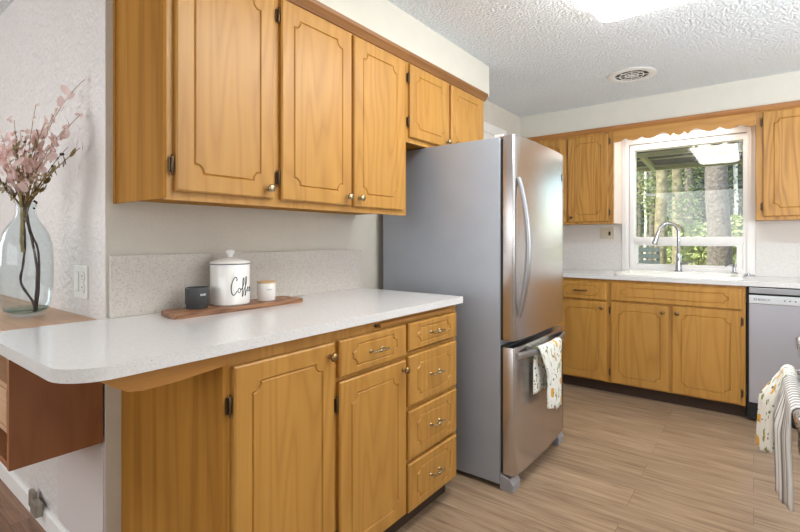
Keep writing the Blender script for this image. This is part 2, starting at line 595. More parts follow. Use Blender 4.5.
def grooved(M, u0, u1, v0, v1, t=0.019, inset=0.06, c=0.035, gw=0.008, gd=0.005, lip=0.005, w0=0.0):
    """cabinet front: slab with eased edges and a routed scooped-corner line"""
    bm = BM()
    rect = [(u0, v0), (u1, v0), (u1, v1), (u0, v1)]
    inn = [(u0 + lip, v0 + lip), (u1 - lip, v0 + lip), (u1 - lip, v1 - lip), (u0 + lip, v1 - lip)]
    a = loop(bm, rect, w0, M); b = loop(bm, rect, w0 + t - lip, M); f = loop(bm, inn, w0 + t, M)
    bm.faces.new(a)
    for A, B in ((a, b), (b, f)):
        for i in range(4):
            bm.faces.new((A[i], A[(i + 1) % 4], B[(i + 1) % 4], B[i]))
    if inset is None:
        bm.faces.new(f)
        return bm
    iu, iv = inset if isinstance(inset, tuple) else (inset, inset)
    cc = ogee(u0 + iu, u1 - iu, v0 + iv, v1 - iv, c)
    o = loop(bm, offset_poly(cc, gw / 2), w0 + t, M)
    m = loop(bm, cc, w0 + t - gd, M)
    i_ = loop(bm, offset_poly(cc, -gw / 2), w0 + t, M)
    n = len(cc)
    for A, B in ((o, m), (m, i_)):
        for k in range(n):
            bm.faces.new((A[k], A[(k + 1) % n], B[(k + 1) % n], B[k]))
    bm.faces.new(i_)
    bmesh.ops.triangle_fill(bm, use_beauty=True, edges=edges_of(bm, f) + edges_of(bm, o))
    return bm

# map (u across, v up, w outward)
def MX(X):          # faces +X, u = world y
    return lambda u, v, w_: Vector((X + w_, u, v))
def MYN(Y):         # faces -Y, u = world x
    return lambda u, v, w_: Vector((u, Y - w_, v))

def axisdir(M):
    return (M(0, 0, 1) - M(0, 0, 0)).normalized()

def knob(M, u, v, w_, parent, mat=NICKEL, r=0.0145, name='knob'):
    prof = [(0.0, 0.0), (0.008, 0.0), (0.0085, 0.003), (0.0055, 0.005), (0.005, 0.013), (r * 0.75, 0.016), (r, 0.021), (r * 0.95, 0.026), (r * 0.6, 0.0295), (0, 0.031)]
    return obj(name, lathe(BM(), prof, M(u, v, w_), 18, axisdir(M)), mat, parent, smooth='all')

def hinge(M, u, v, w_, parent, side=-1, h=0.052):
    bm = BM()
    tube(bm, [M(u, v - h / 2, w_ + 0.006), M(u, v - h / 2 + 0.004, w_ + 0.006), M(u, v + h / 2 - 0.004, w_ + 0.006), M(u, v + h / 2, w_ + 0.006)], [0.002, 0.0042, 0.0042, 0.002], 10)
    lathe(bm, [(0, -0.006), (0.004, -0.003), (0.002, 0), (0.0, 0.0)], M(u, v - h / 2, w_ + 0.006), 8)
    lathe(bm, [(0.0, 0.0), (0.002, 0), (0.004, 0.003), (0, 0.006)], M(u, v + h / 2, w_ + 0.006), 8)
    a = M(min(u, u + side * 0.009), v - h / 2 + 0.004, w_ - 0.0005); b_ = M(max(u, u + side * 0.009), v + h / 2 - 0.004, w_ + 0.002)
    lo = [min(a[i], b_[i]) for i in range(3)]; hi = [max(a[i], b_[i]) for i in range(3)]
    box(bm, lo[0], hi[0], lo[1], hi[1], lo[2], hi[2])
    return obj('hinge', bm, DARKM if random.random() < 2 else BRASS, parent, smooth=True)

def pull(M, u, v, w_, parent, L=0.075, mat=NICKEL):
    bm = BM()
    n = 25
    pts, rs = [], []
    for k in range(n):
        t = k / (n - 1)
        x = (t - 0.5) * L * 1.12
        pts.append(M(u + x, v, w_ + 0.024))
        a = abs(t - 0.5) * 2
        rr = 0.0034 + 0.0018 * math.cos(a * PI * 3) ** 2 + (0.002 if a < 0.08 else 0)
        if a > 0.93: rr *= 0.5
        rs.append(rr)
    tube(bm, pts, rs, 8)
    for s in (-1, 1):
        x = s * L * 0.4
        tube(bm, [M(u + x, v, w_), M(u + x, v, w_ + 0.004), M(u + x, v, w_ + 0.006), M(u + x, v, w_ + 0.024)], [0.007, 0.006, 0.0035, 0.0035], 8)
    return obj('handle', bm, mat, parent, smooth=True)

# ------------------------------------------------------------------ room shell
ZC = 2.308
XW = -1.72      # kitchen wall face
YB = 4.38       # back wall face
YD = 0.632      # dining wall face
XF = -1.102     # left base cabinet face
YF = 3.77       # back base cabinet face
S = dict(kind='structure')
obj('floor', bx(-1.3, 2.65, -3.5, 4.5, -0.1, 0.0), FLOOR, loc=(0, 0, 0), **S)
obj('floor_dining', bx(-4.3, -1.3, -3.5, 0.75, -0.1, 0.0), DFLOOR, loc=(-3, 0, 0), **S)
obj('floor_kitchen_edge', bx(-1.85, -1.3, 0.75, 4.5, -0.1, 0.0), FLOOR, loc=(-1.5, 2, 0), **S)
obj('ceiling', bx(-4.3, 2.65, -3.5, 4.5, ZC, ZC + 0.1), CEIL, loc=(0, 0, ZC), **S)
obj('wall_left', bx(-1.84, XW, YD, 4.5, 0.0, ZC), WALL, loc=(XW, 2, 0), **S)
obj('wall_dining', bx(-4.3, XW - 0.0005, YD - 0.0005, 0.75, 0.0, ZC), DWALL, loc=(-3, YD, 0), **S)
# back wall with a window opening
WX0, WX1, WZ0, WZ1 = -0.845, -0.035, 0.925, 1.985
bm = BM()
box(bm, XW, WX0, YB, 4.5, 0, ZC); box(bm, WX1, 2.65, YB, 4.5, 0, ZC)
box(bm, WX0, WX1, YB, 4.5, 0, WZ0); box(bm, WX0, WX1, YB, 4.5, WZ1, ZC)
obj('wall_back', bm, BWALL, loc=(0, YB, 0), **S)
obj('wall_right', bx(2.55, 2.65, -3.5, 4.38, 0, ZC), WALL, loc=(2.55, 0, 0), **S)
obj('wall_rear', bx(-4.3, 2.55, -3.5, -3.4, 0, ZC), WALL, loc=(0, -3.4, 0), **S)
obj('wall_far_left', bx(-4.3, -4.2, -3.4, YD - 0.001, 0, ZC), WALL, loc=(-4.2, -1, 0), **S)
obj('soffit_left', bx(XW, -1.375, 0.662, 2.762, 2.110, ZC), SOFF, loc=(-1.5, 1.7, 2.2), **S)
obj('soffit_back', bx(XW, 2.55, 4.085, YB, 2.104, ZC), SOFF, loc=(0, 4.2, 2.2), **S)
obj('baseboard_dining', prism(BM(), [(YD - 0.001, 0), (YD - 0.014, 0), (YD - 0.014, 0.068), (YD - 0.008, 0.078), (YD - 0.001, 0.08)], 'x', -4.2, -1.745), WHITE, loc=(-3, YD, 0), **S)
# smooth wall patch under the floating desk
obj('trim_1', prism(BM(), round_poly([(-2.16, 0.085), (-1.726, 0.085), (-1.726, 0.492), (-2.16, 0.492)], [0, 0, 0.03, 0], 5), 'y', YD - 0.006, YD - 0.0008), plain('smooth_white_board', (216, 208, 206), 0.35, var=0.01), loc=(-2, YD, 0.2), **S)
# door casing on the left wall beyond the fridge
d1 = thing('door_1', (XW, 3.4, 0), None, None, kind='structure')
obj('casing', (lambda b: (box(b, XW + 0.001, XW + 0.018, 2.84, 2.91, 0, 2.04), box(b, XW + 0.001, XW + 0.018, 3.66, 3.73, 0, 2.04), box(b, XW + 0.001, XW + 0.022, 2.83, 3.74, 2.04, 2.115))[0])(BM()), WHITE, d1)
obj('door_panel', bx(XW + 0.001, XW + 0.008, 2.911, 3.659, 0.005, 2.039), WHITE, d1)

# ------------------------------------------------------------------ window
w1 = thing('window_1', (-0.44, YB, WZ0), None, None, kind='structure')
def frame(bm, x0, x1, z0, z1, wl_, wr, wb, wt, y0, y1):
    box(bm, x0, x0 + wl_, y0, y1, z0, z1); box(bm, x1 - wr, x1, y0, y1, z0, z1)
    box(bm, x0 + wl_, x1 - wr, y0, y1, z0, z0 + wb); box(bm, x0 + wl_, x1 - wr, y0, y1, z1 - wt, z1)
    return bm
bm = frame(BM(), -0.905, 0.010, 0.916, 2.045, 0.050, 0.050, 0.012, 0.055, YB - 0.022, YB - 0.001)
frame(bm, -0.880, -0.012, 0.917, 2.02, 0.026, 0.026, 0.02, 0.030, YB - 0.030, YB - 0.0225)
obj('window_casing', bm, WHITE, w1)
bm = frame(BM(), WX0 + 0.001, WX1 - 0.001, 0.929, 1.984, 0.031, 0.028, 0.018, 0.045, YB - 0.012, YB + 0.09)
obj('window_frame', bm, WHITE, w1)
bm = bx(WX0 + 0.033, WX1 - 0.030, YB - 0.010, YB + 0.06, 1.138, 1.200, 0.003)
box(bm, WX0 + 0.033, WX1 - 0.030, YB - 0.016, YB - 0.0105, 1.158, 1.19)
obj('meeting_rail', bm, WHITE, w1)
bm = frame(BM(), WX0 + 0.033, WX1 - 0.030, 0.948, 1.137, 0.022, 0.038, 0.024, 0.010, YB - 0.006, YB + 0.05)
obj('lower_sash', bm, WHITE, w1)
obj('pane', bx(WX0 + 0.032, WX1 - 0.029, YB + 0.020, YB + 0.024, 1.2005, 1.9385), PANE, w1, label='large upper glass pane')
obj('pane', bx(WX0 + 0.055, WX1 - 0.068, YB + 0.020, YB + 0.024, 0.9725, 1.1265), PANE, w1, label='low sliding glass pane')

# ------------------------------------------------------------------ left upper cabinets
XU = -1.377
U = MX(XU)
def crown(parent, y0, y1, x, mat=MOLD):
    prof = [(x - 0.02, 2.066), (x + 0.006, 2.066), (x + 0.010, 2.074), (x + 0.016, 2.084), (x + 0.024, 2.094), (x + 0.026, 2.109), (x - 0.02, 2.109)]
    obj('crown_molding', prism(BM(), prof, 'y', y0, y1), mat, parent)

uc = thing('wall_cabinet', (XU, 0.66, 1.297), 'long honey oak wall cabinet with three tall doors above the canister counter', 'cabinet')
bm = bx(XW + 0.001, XU - 0.018, 0.667, 1.848, 1.312, 2.107)
obj('carcass', bm, OAKP, uc)
obj('end_panel', bx(XW + 0.012, XU - 0.0003, 0.6585, 0.6665, 1.300, 2.107), OAKP, uc)
obj('scribe_strip', bx(XW + 0.001, XW + 0.016, 0.6545, 0.6584, 1.298, 2.107), OAKP, uc)
bm = BM()
box(bm, XU - 0.0175, XU, 0.667, 0.705, 1.297, 2.07); box(bm, XU - 0.0175, XU, 1.795, 1.851, 1.297, 2.07)
box(bm, XU - 0.0175, XU, 1.025, 1.09, 1.34, 2.05); box(bm, XU - 0.0175, XU, 1.43, 1.47, 1.34, 2.05)
box(bm, XU - 0.0175, XU, 0.705, 1.795, 1.297, 1.34); box(bm, XU - 0.0175, XU, 0.705, 1.795, 2.05, 2.07)
obj('face_frame', bm, OAK, uc)
crown(uc, 0.656, 1.8515, XU)
def wdoor(parent, M, u0, u1, v0, v1, ku=None, kv=None, hu=None, hvs=(), mat=OAK, inset=0.058, c=0.028, side=-1, w0=0.001, label=None, kmat=NICKEL, kr=0.0145):
    d = obj('door', grooved(M, u0, u1, v0, v1, 0.018, inset, c, w0=w0), mat, parent, label=label)
    if ku is not None:
        knob(M, ku, kv, w0 + 0.018, d, kmat, kr)
    for hv in hvs:
        hinge(M, hu, hv, w0 + 0.003, d, side)
    return d
wdoor(uc, U, 0.688, 1.040, 1.323, 2.056, 1.012, 1.357, 0.680, (1.40, 1.99))
wdoor(uc, U, 1.074, 1.443, 1.322, 2.056, 1.413, 1.357, 1.066, (1.40, 1.99))
wdoor(uc, U, 1.457, 1.812, 1.320, 2.056, 1.487, 1.357, None, ())

oc = thing('wall_cabinet', (XU, 1.853, 1.665), 'short honey oak wall cabinet with two small doors above the fridge', 'cabinet')
obj('carcass', bx(XW + 0.001, XU - 0.018, 1.853, 2.672, 1.668, 2.107), OAKP, oc)
bm = BM()
box(bm, XU - 0.0175, XU, 1.8525, 1.875, 1.665, 2.07); box(bm, XU - 0.0175, XU, 2.63, 2.675, 1.665, 2.07)
box(bm, XU - 0.0175, XU, 2.22, 2.28, 1.71, 2.05)
box(bm, XU - 0.0175, XU, 1.875, 2.63, 1.665, 1.71); box(bm, XU - 0.0175, XU, 1.875, 2.63, 2.05, 2.07)
obj('face_frame', bm, OAK, oc)
crown(oc, 1.8525, 2.70, XU)
wdoor(oc, U, 1.868, 2.236, 1.690, 2.056, 2.205, 1.72, 1.861, (1.765, 1.985), inset=0.05)
wdoor(oc, U, 2.262, 2.655, 1.690, 2.056, 2.29, 1.72, None, (), inset=0.05)

# ------------------------------------------------------------------ left base cabinet
B = MX(XF)
bc = thing('base_cabinet', (XF, 0.68, 0), 'honey oak base cabinet with five drawers and two doors under the long white counter', 'cabinet')
obj('carcass', bx(XW + 0.001, XF - 0.0195, 0.695, 1.866, 0.10, 0.882), OAKP, bc)
obj('end_panel', bx(XW + 0.001, XF - 0.0005, 0.680, 0.694, 0.0, 0.882), OAKP, bc, label='vertical-grained plywood end panel')
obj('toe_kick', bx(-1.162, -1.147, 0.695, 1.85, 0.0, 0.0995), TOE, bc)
bm = BM()
box(bm, XF - 0.019, XF, 0.694, 0.72, 0.09, 0.882); box(bm, XF - 0.019, XF, 1.845, 1.868, 0.09, 0.882)
box(bm, XF - 0.019, XF, 1.055, 1.11, 0.13, 0.84); box(bm, XF - 0.019, XF, 1.45, 1.49, 0.13, 0.84)
box(bm, XF - 0.019, XF, 0.72, 1.845, 0.09, 0.13); box(bm, XF - 0.019, XF, 0.72, 1.845, 0.84, 0.882)
box(bm, XF - 0.019, XF, 1.11, 1.45, 0.69, 0.73)
for z in (0.71, 0.496, 0.288):
    box(bm, XF - 0.019, XF, 1.49, 1.845, z - 0.015, z + 0.015)
obj('face_frame', bm, OAK, bc)
wdoor(bc, B, 0.703, 1.070, 0.098, 0.842, 1.045, 0.802, 0.695, (0.74, 0.19), inset=0.056, c=0.027, kmat=BRASS)
wdoor(bc, B, 1.094, 1.462, 0.098, 0.705, 1.437, 0.672, 1.087, (0.63, 0.19), inset=0.056, c=0.027, kmat=BRASS)
def drawer(parent, M, u0, u1, v0, v1, mat=OAK, inset=(0.055, 0.028), c=0.022, w0=0.001, h=True, hm=NICKEL, hl=0.08):
    d = obj('drawer', grooved(M, u0, u1, v0, v1, 0.018, inset, c, w0=w0), mat, parent)
    if h:
        pull(M, (u0 + u1) / 2, (v0 + v1) / 2, w0 + 0.018, d, hl, hm)
    return d
drawer(bc, B, 1.094, 1.462, 0.720, 0.843, inset=(0.062, 0.026))
for v0, v1 in ((0.7335, 0.844), (0.513, 0.714), (0.303, 0.494), (0.092, 0.284)):
    drawer(bc, B, 1.478, 1.848, v0, v1, inset=(0.058, 0.026 if v1 - v0 < 0.15 else 0.036))
# pull-out bread board under the counter
pb = obj('pull_out_board', bx(XF + 0.0005, XF + 0.013, 1.31, 1.80, 0.852, 0.868, 0.003), OAKH, bc)
obj('bumper', lathe(BM(), [(0, 0), (0.007, 0), (0.007, 0.006), (0, 0.008)], (XF + 0.0005, 1.295, 0.862), 12, (1, 0, 0)), BLACK, bc)
# curved apron that carries the counter overhang
ap = [(0.385, 0.8845), (0.385, 0.882), (0.42, 0.857), (0.45, 0.840), (0.48, 0.835), (0.56, 0.836), (0.62, 0.841), (0.67, 0.845), (0.6935, 0.848), (0.6935, 0.8845)]
obj('apron', prism(BM(), ap, 'x', XF - 0.019, XF), OAKH, bc)

# countertop and splash
outl = round_poly([(XW + 0.001, 0.319), (-1.068, 0.319), (-1.068, 1.888), (XW + 0.001, 1.888)], [0.075, 0.095, 0.012, 0], 10)
obj('countertop', prism(BM(), outl, 'z', 0.885, 0.914, 0.002), QUARTZ, loc=(-1.4, 1.1, 0.885), label='long white speckled quartz countertop with a rounded corner on the left cabinets', cat='countertop', smooth=True)
obj('backsplash', bx(XW + 0.0005, -1.70, 0.640, 1.888, 0.9145, 1.124, 0.001), QSPL, loc=(-1.71, 1.2, 0.914), label='low speckled stone backsplash strip behind the canister and mug', cat='backsplash')

# ------------------------------------------------------------------ floating desk by the dining wall
fd = thing('floating_desk', (-2.4, YD, 0.5), 'reddish brown floating desk with a pale wood top under the glass vase', 'desk')
X0, X1 = -3.6, XW - 0.002
y0, y1 = 0.380, YD - 0.007
obj('desk_top', bx(X0, X1, y0 - 0.002, y1 + 0.005, 0.884, 0.905, 0.002), BUTCHER, fd, label='pale wood desk top')
obj('side_panel', bx(X1 - 0.022, X1, y0, y1, 0.502, 0.8835, 0.001), CHERRY, fd)
obj('side_panel', bx(X0, X0 + 0.022, y0, y1, 0.502, 0.8835, 0.001), CHERRY, fd)
obj('bottom_panel', bx(X0 + 0.0225, X1 - 0.0225, y0 + 0.002, y1, 0.502, 0.522), CHERRY, fd)
obj('back_panel', bx(X0 + 0.0225, X1 - 0.0225, y1 - 0.008, y1, 0.5225, 0.8835), CHERRY, fd)
obj('shelf', bx(X0 + 0.0225, X1 - 0.0225, y0 + 0.002, y1 - 0.009, 0.735, 0.750), BUTCHER, fd)
obj('shelf', bx(X0 + 0.0225, X1 - 0.0225, y0 + 0.002, y1 - 0.009, 0.605, 0.620), BUTCHER, fd)
for k in range(3):
    a = X1 - 0.026 - (k + 1) * 0.605; b_ = a + 0.598
    obj('drawer', bx(a, b_, y0 + 0.001, y1 - 0.05, 0.624, 0.731, 0.002), BUTCHER, fd)

# ------------------------------------------------------------------ back wall cabinets
YU = 4.07
V = MYN(YU)
def crownx(parent, x0, x1, y):
    prof = [(y + 0.02, 2.066), (y - 0.006, 2.066), (y - 0.010, 2.074), (y - 0.014, 2.086), (y - 0.016, 2.1035), (y + 0.02, 2.1035)]
    obj('crown_molding', prism(BM(), prof, 'x', x0, x1), MOLDX, parent)
cc = thing('wall_cabinet', (-1.3, YU, 1.31), 'grained oak wall cabinet left of the window behind the fridge', 'cabinet')
obj('carcass', bx(XW + 0.001, -0.914, YU + 0.0185, YB - 0.001, 1.312, 2.1035), OAKB, cc)
bm = BM()
for a, b_ in ((XW + 0.001, -1.66), (-1.30, -1.255), (-0.962, -0.9135)):
    box(bm, a, b_, YU, YU + 0.018, 1.309, 2.068)
box(bm, -1.66, -1.30, YU, YU + 0.018, 1.309, 1.345); box(bm, -1.255, -0.962, YU, YU + 0.018, 1.309, 1.345)
box(bm, -1.66, -1.30, YU, YU + 0.018, 2.04, 2.068); box(bm, -1.255, -0.962, YU, YU + 0.018, 2.04, 2.068)
obj('face_frame', bm, OAKB, cc)
obj('end_panel', bx(-0.9130, -0.907, YU + 0.0185, YB - 0.024, 1.312, 2.06), plain('pinkish_laminate', (226, 206, 192), 0.3, var=0.02), cc, label='pale pinkish end panel')
crownx(cc, XW + 0.001, -0.9135, YU)
wdoor(cc, V, -1.275, -0.948, 1.328, 2.046, -1.24, 1.365, -0.942, (1.40, 1.985), mat=OAKB, side=1, kmat=DARKM, kr=0.012)
wdoor(cc, V, -1.675, -1.288, 1.328, 2.046, mat=OAKB)

rc = thing('wall_cabinet', (0.03, YU, 1.31), 'grained oak wall cabinet at the right edge of the window', 'cabinet')
obj('carcass', bx(0.013, 0.66, YU + 0.0185, YB - 0.001, 1.316, 2.1035), OAKB, rc)
bm = BM()
box(bm, 0.012, 0.06, YU, YU + 0.018, 1.313, 2.068); box(bm, 0.61, 0.66, YU, YU + 0.018, 1.313, 2.068)
box(bm, 0.06, 0.61, YU, YU + 0.018, 1.313, 1.35); box(bm, 0.06, 0.61, YU, YU + 0.018, 2.045, 2.068)
obj('face_frame', bm, OAKB, rc)
crownx(rc, 0.012, 0.66, YU)
wdoor(rc, V, 0.052, 0.50, 1.337, 2.056, 0.47, 1.37, 0.0455, (1.405, 1.985), mat=OAKB, kmat=DARKM, kr=0.012)

# scalloped valance over the window
def valance_profile():
    pts = []
    # half profile from the left edge to the centre, (fraction, drop)
    half = [(0.0, 1.974), (0.03, 1.973), (0.06, 1.979), (0.09, 1.994), (0.096, 1.995), (0.12, 1.981), (0.155, 1.974), (0.19, 1.979), (0.22, 1.995), (0.226, 1.996), (0.25, 1.980), (0.285, 1.974), (0.315, 1.979), (0.345, 1.994), (0.372, 2.006), (0.395, 2.006), (0.415, 1.994), (0.436, 1.972), (0.446, 1.975), (0.456, 1.990), (0.462, 1.9945), (0.475, 1.980), (0.5, 1.971)]
    full = half + [(1 - a, z) for a, z in half[-2::-1]]
    x0, x1 = -0.912, 0.011
    return [(x0 + a * (x1 - x0), z) for a, z in full]
vp = valance_profile()
va = thing('window_valance', (-0.45, YU, 1.98), 'scalloped honey oak valance board spanning the window between two cabinets', 'valance')
bm = BM()
prism(bm, vp + [(0.011, 2.07), (-0.912, 2.07)], 'y', YU, YU + 0.018)
obj('scalloped_board', bm, OAKX, va)
crownx(va, -0.9125, 0.0115, YU)

# ------------------------------------------------------------------ back base cabinets
D = MYN(YF)
def bframe(bm, x0, x1, stiles, rails_all, z0=0.09, z1=0.874):
    for a, b_ in stiles:
        box(bm, a, b_, YF, YF + 0.018, z0, z1)
    for a, b_, c_, d_ in rails_all:
        box(bm, a, b_, YF, YF + 0.018, c_, d_)
lb = thing('base_cabinet', (-1.1, YF, 0), 'oak base cabinet with one drawer and one door beside the fridge front', 'cabinet')
obj('carcass', bx(XW + 0.001, -0.879, YF + 0.0185, YB - 0.001, 0.10, 0.874), OAKP, lb)
bm = BM()
bframe(bm, 0, 0, [(XW + 0.001, -1.19), (-0.91, -0.8785)], [(-1.19, -0.91, 0.09, 0.13), (-1.19, -0.91, 0.69, 0.72), (-1.19, -0.91, 0.84, 0.874)])
obj('face_frame', bm, OAK, lb)
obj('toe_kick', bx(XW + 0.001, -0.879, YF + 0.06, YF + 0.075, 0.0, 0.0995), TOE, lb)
drawer(lb, D, -1.262, -0.893, 0.714, 0.848, inset=(0.05, 0.03), hm=DARKM, hl=0.10)
wdoor(lb, D, -1.262, -0.893, 0.098, 0.698, -0.922, 0.657, None, (), inset=0.058, kmat=BRASS)
sb = thing('base_cabinet', (-0.45, YF, 0), 'oak sink base cabinet with two doors under the window', 'cabinet')
obj('carcass', bx(-0.8775, -0.042, YF + 0.0185, YB - 0.001, 0.10, 0.70), OAKP, sb)
bm = BM()
bframe(bm, 0, 0, [(-0.878, -0.84), (-0.085, -0.041)], [(-0.50, -0.435, 0.09, 0.73), (-0.84, -0.085, 0.84, 0.874), (-0.84, -0.50, 0.09, 0.13), (-0.435, -0.085, 0.09, 0.13), (-0.84, -0.50, 0.69, 0.73), (-0.435, -0.085, 0.69, 0.73)])
obj('face_frame', bm, OAK, sb)
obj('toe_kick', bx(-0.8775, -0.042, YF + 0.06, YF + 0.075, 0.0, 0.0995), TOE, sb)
drawer(sb, D, -0.860, -0.060, 0.718, 0.852, inset=(0.075, 0.034), h=False)['label'] = 'long false drawer front without a pull'
wdoor(sb, D, -0.860, -0.476, 0.098, 0.702, -0.512, 0.662, -0.867, (0.17, 0.64), inset=0.056, kmat=BRASS)
wdoor(sb, D, -0.457, -0.068, 0.098, 0.708, -0.424, 0.662, -0.0615, (0.17, 0.64), inset=0.056, side=1, kmat=BRASS)

# back countertop with the sink cut-out
ZK = 0.906
bm = BM()
oc_ = [(XW + 0.001, 3.742), (0.66, 3.742), (0.66, YB - 0.001), (XW + 0.001, YB - 0.001)]
hc_ = round_poly([(-0.835, 3.815), (-0.075, 3.815), (-0.075, 4.235), (-0.835, 4.235)], 0.05, 5)
lo = loop(bm, oc_, 0.8765, lambda u, v, w_: Vector((u, v, w_))); hi = loop(bm, oc_, ZK, lambda u, v, w_: Vector((u, v, w_)))
lo2 = loop(bm, hc_, 0.8765, lambda u, v, w_: Vector((u, v, w_))); hi2 = loop(bm, hc_, ZK, lambda u, v, w_: Vector((u, v, w_)))
for A, Bq in ((lo, hi), (lo2, hi2)):
    for i in range(len(A)):
        bm.faces.new((A[i], A[(i + 1) % len(A)], Bq[(i + 1) % len(A)], Bq[i]))
bmesh.ops.triangle_fill(bm, use_beauty=True, edges=edges_of(bm, lo) + edges_of(bm, lo2))
bmesh.ops.triangle_fill(bm, use_beauty=True, edges=edges_of(bm, hi) + edges_of(bm, hi2))
obj('countertop', bm, QUARTZ, loc=(-0.5, 4.0, 0.88), label='white countertop holding the sink along the window wall', cat='countertop')
obj('backsplash', bx(XW + 0.001, -0.907, YB - 0.016, YB - 0.0005, ZK + 0.0005, 1.156), speckle('pale_splash', (222, 219, 216), (196, 192, 188), 0.6, 150, 0.3), loc=(-1.3, YB, 0.9), label='pale backsplash panel left of the window behind the fridge', cat='backsplash')
obj('backsplash', bx(0.012, 0.66, YB - 0.016, YB - 0.0005, ZK + 0.0005, 1.156), MATS['pale_splash'], loc=(0.3, YB, 0.9), label='pale backsplash panel right of the window above the dishwasher', cat='backsplash')

# ------------------------------------------------------------------ sink and faucet
sk = thing('sink', (-0.455, 4.03, 0.9), 'white drop-in kitchen sink below the window', 'sink')
bm = BM()
ident = lambda u, v, w_: Vector((u, v, w_))
ro = round_poly([(-0.855, 3.80), (-0.055, 3.80), (-0.055, 4.325), (-0.855, 4.325)], 0.05, 6)
bb = round_poly([(-0.815, 3.835), (-0.095, 3.835), (-0.095, 4.205), (-0.815, 4.205)], 0.05, 6)
b2 = [( -0.455 + (x + 0.455) * 0.93, 4.02 + (y - 4.02) * 0.9) for x, y in bb]
ri = [( -0.455 + (x + 0.455) * 0.985, 4.0625 + (y - 4.0625) * 0.975) for x, y in ro]
l0 = loop(bm, ro, ZK + 0.0006, ident); l1 = loop(bm, ro, ZK + 0.012, ident); l2 = loop(bm, ri, ZK + 0.020, ident)
l3 = loop(bm, bb, ZK + 0.018, ident); l4 = loop(bm, b2, 0.725, ident)
for A, Bq in ((l0, l1), (l1, l2), (l3, l4)):
    n = len(A)
    for i in range(n):
        bm.faces.new((A[i], A[(i + 1) % n], Bq[(i + 1) % n], Bq[i]))
bm.faces.new(l4)
bmesh.ops.triangle_fill(bm, use_beauty=True, edges=edges_of(bm, l2) + edges_of(bm, l3))
obj('basin', bm, SINKM, sk, smooth=True)
obj('drain', lathe(BM(), [(0, 0.003), (0.03, 0.003), (0.042, 0.0)], (-0.455, 4.02, 0.7255), 20), CHROME, sk)

fx, fy, fz = -0.474, 4.262, ZK + 0.0195
fa = thing('kitchen_faucet', (fx, fy, fz), 'tall chrome gooseneck faucet with a pull-down spray head at the sink', 'faucet')
obj('deck_plate', lathe(BM(), [(0, 0), (0.03, 0), (0.03, 0.004), (0.024, 0.008), (0, 0.008)], (fx, fy, fz), 24), CHROME, fa, smooth=True)
obj('body', tube(BM(), [(fx, fy, fz + 0.008), (fx, fy, fz + 0.06), (fx, fy, fz + 0.14), (fx, fy, fz + 0.145)], [0.024, 0.021, 0.0165, 0.014], 18), CHROME, fa, smooth=True)
# the spout swings over to the left of the post
sdir = Vector((-0.86, -0.51, 0))
pts = [Vector((fx, fy, fz + 0.145)), Vector((fx, fy, fz + 0.29))]
rad = 0.075
cz = fz + 0.305
for k in range(0, 15):
    a = PI * k / 14 * 0.97
    pts.append(Vector((fx, fy, cz)) + sdir * (rad - rad * math.cos(a)) + Vector((0, 0, rad * math.sin(a))))
obj('spout', tube(BM(), pts, 0.0115, 14), CHROME, fa, smooth=True)
e = pts[-1]; dr = (pts[-1] - pts[-2]).normalized() + sdir * 0.12
obj('spray_head', tube(BM(), [e, e + dr * 0.02, e + dr * 0.075, e + dr * 0.095, e + dr * 0.10], [0.0135, 0.015, 0.019, 0.021, 0.017], 16), CHROME, fa, smooth=True)
obj('lever', tube(BM(), [(fx + 0.015, fy, fz + 0.062), (fx + 0.035, fy - 0.004, fz + 0.064), (fx + 0.06, fy - 0.01, fz + 0.069), (fx + 0.105, fy - 0.016, fz + 0.078)], [0.013, 0.012, 0.007, 0.005], 12), CHROME, fa, smooth=True)

sx, sy = -0.115, 4.268
sd = thing('soap_dispenser', (sx, sy, fz), 'small chrome soap dispenser at the right corner of the sink', 'soap dispenser')
obj('body', lathe(BM(), [(0, 0), (0.021, 0), (0.021, 0.006), (0.013, 0.012), (0.011, 0.045), (0.016, 0.05), (0.016, 0.062), (0, 0.066)], (sx, sy, fz), 18), CHROME, sd, smooth=True)
obj('nozzle', tube(BM(), [(sx, sy, fz + 0.056), (sx - 0.03, sy - 0.02, fz + 0.060), (sx - 0.055, sy - 0.035, fz + 0.050)], [0.007, 0.006, 0.005], 10), CHROME, sd, smooth=True)
obj('air_gap_cap', lathe(BM(), [(0, 0), (0.018, 0), (0.018, 0.004), (0.012, 0.006), (0.011, 0.02), (0, 0.024)], (-0.03, 4.30, ZK + 0.0005), 18), CHROME, loc=(-0.03, 4.30, ZK), smooth=True, label='tiny chrome cap on the counter right of the sink', cat='cap')

# ------------------------------------------------------------------ dishwasher
YDW = 3.752
dw = thing('dishwasher', (0.26, YDW, 0), 'stainless dishwasher with a black base right of the sink cabinet', 'dishwasher')
obj('tub', bx(-0.036, 0.562, YDW + 0.03, YB - 0.02, 0.02, 0.874), BLACK, dw)
obj('top_trim', bx(-0.024, 0.556, YDW, YDW + 0.0295, 0.832, 0.868, 0.003), STEELD, dw)
obj('control_panel', bx(-0.024, 0.556, YDW - 0.012, YDW + 0.0295, 0.768, 0.820, 0.003), plain('pale_steel_panel', (218, 220, 224), 0.35, 0.4, var=0.01), dw, label='pale control strip')
obj('door', bx(-0.024, 0.556, YDW - 0.004, YDW + 0.0295, 0.128, 0.7675, 0.003), plain('satin_steel_door', (186, 186, 194), 0.42, 0.6, var=0.02), dw)
obj('kick_plate', bx(-0.024, 0.556, YDW + 0.01, YDW + 0.0295, 0.02, 0.127), BLACK, dw)
bm = BM()
tube(bm, [(0.008 + 0.007 * math.cos(a * PI / 6), YDW - 0.0122, 0.795 + 0.007 * math.sin(a * PI / 6)) for a in range(12)], 0.0012, 6, closed=True)
obj('emblem', bm, INK, dw)
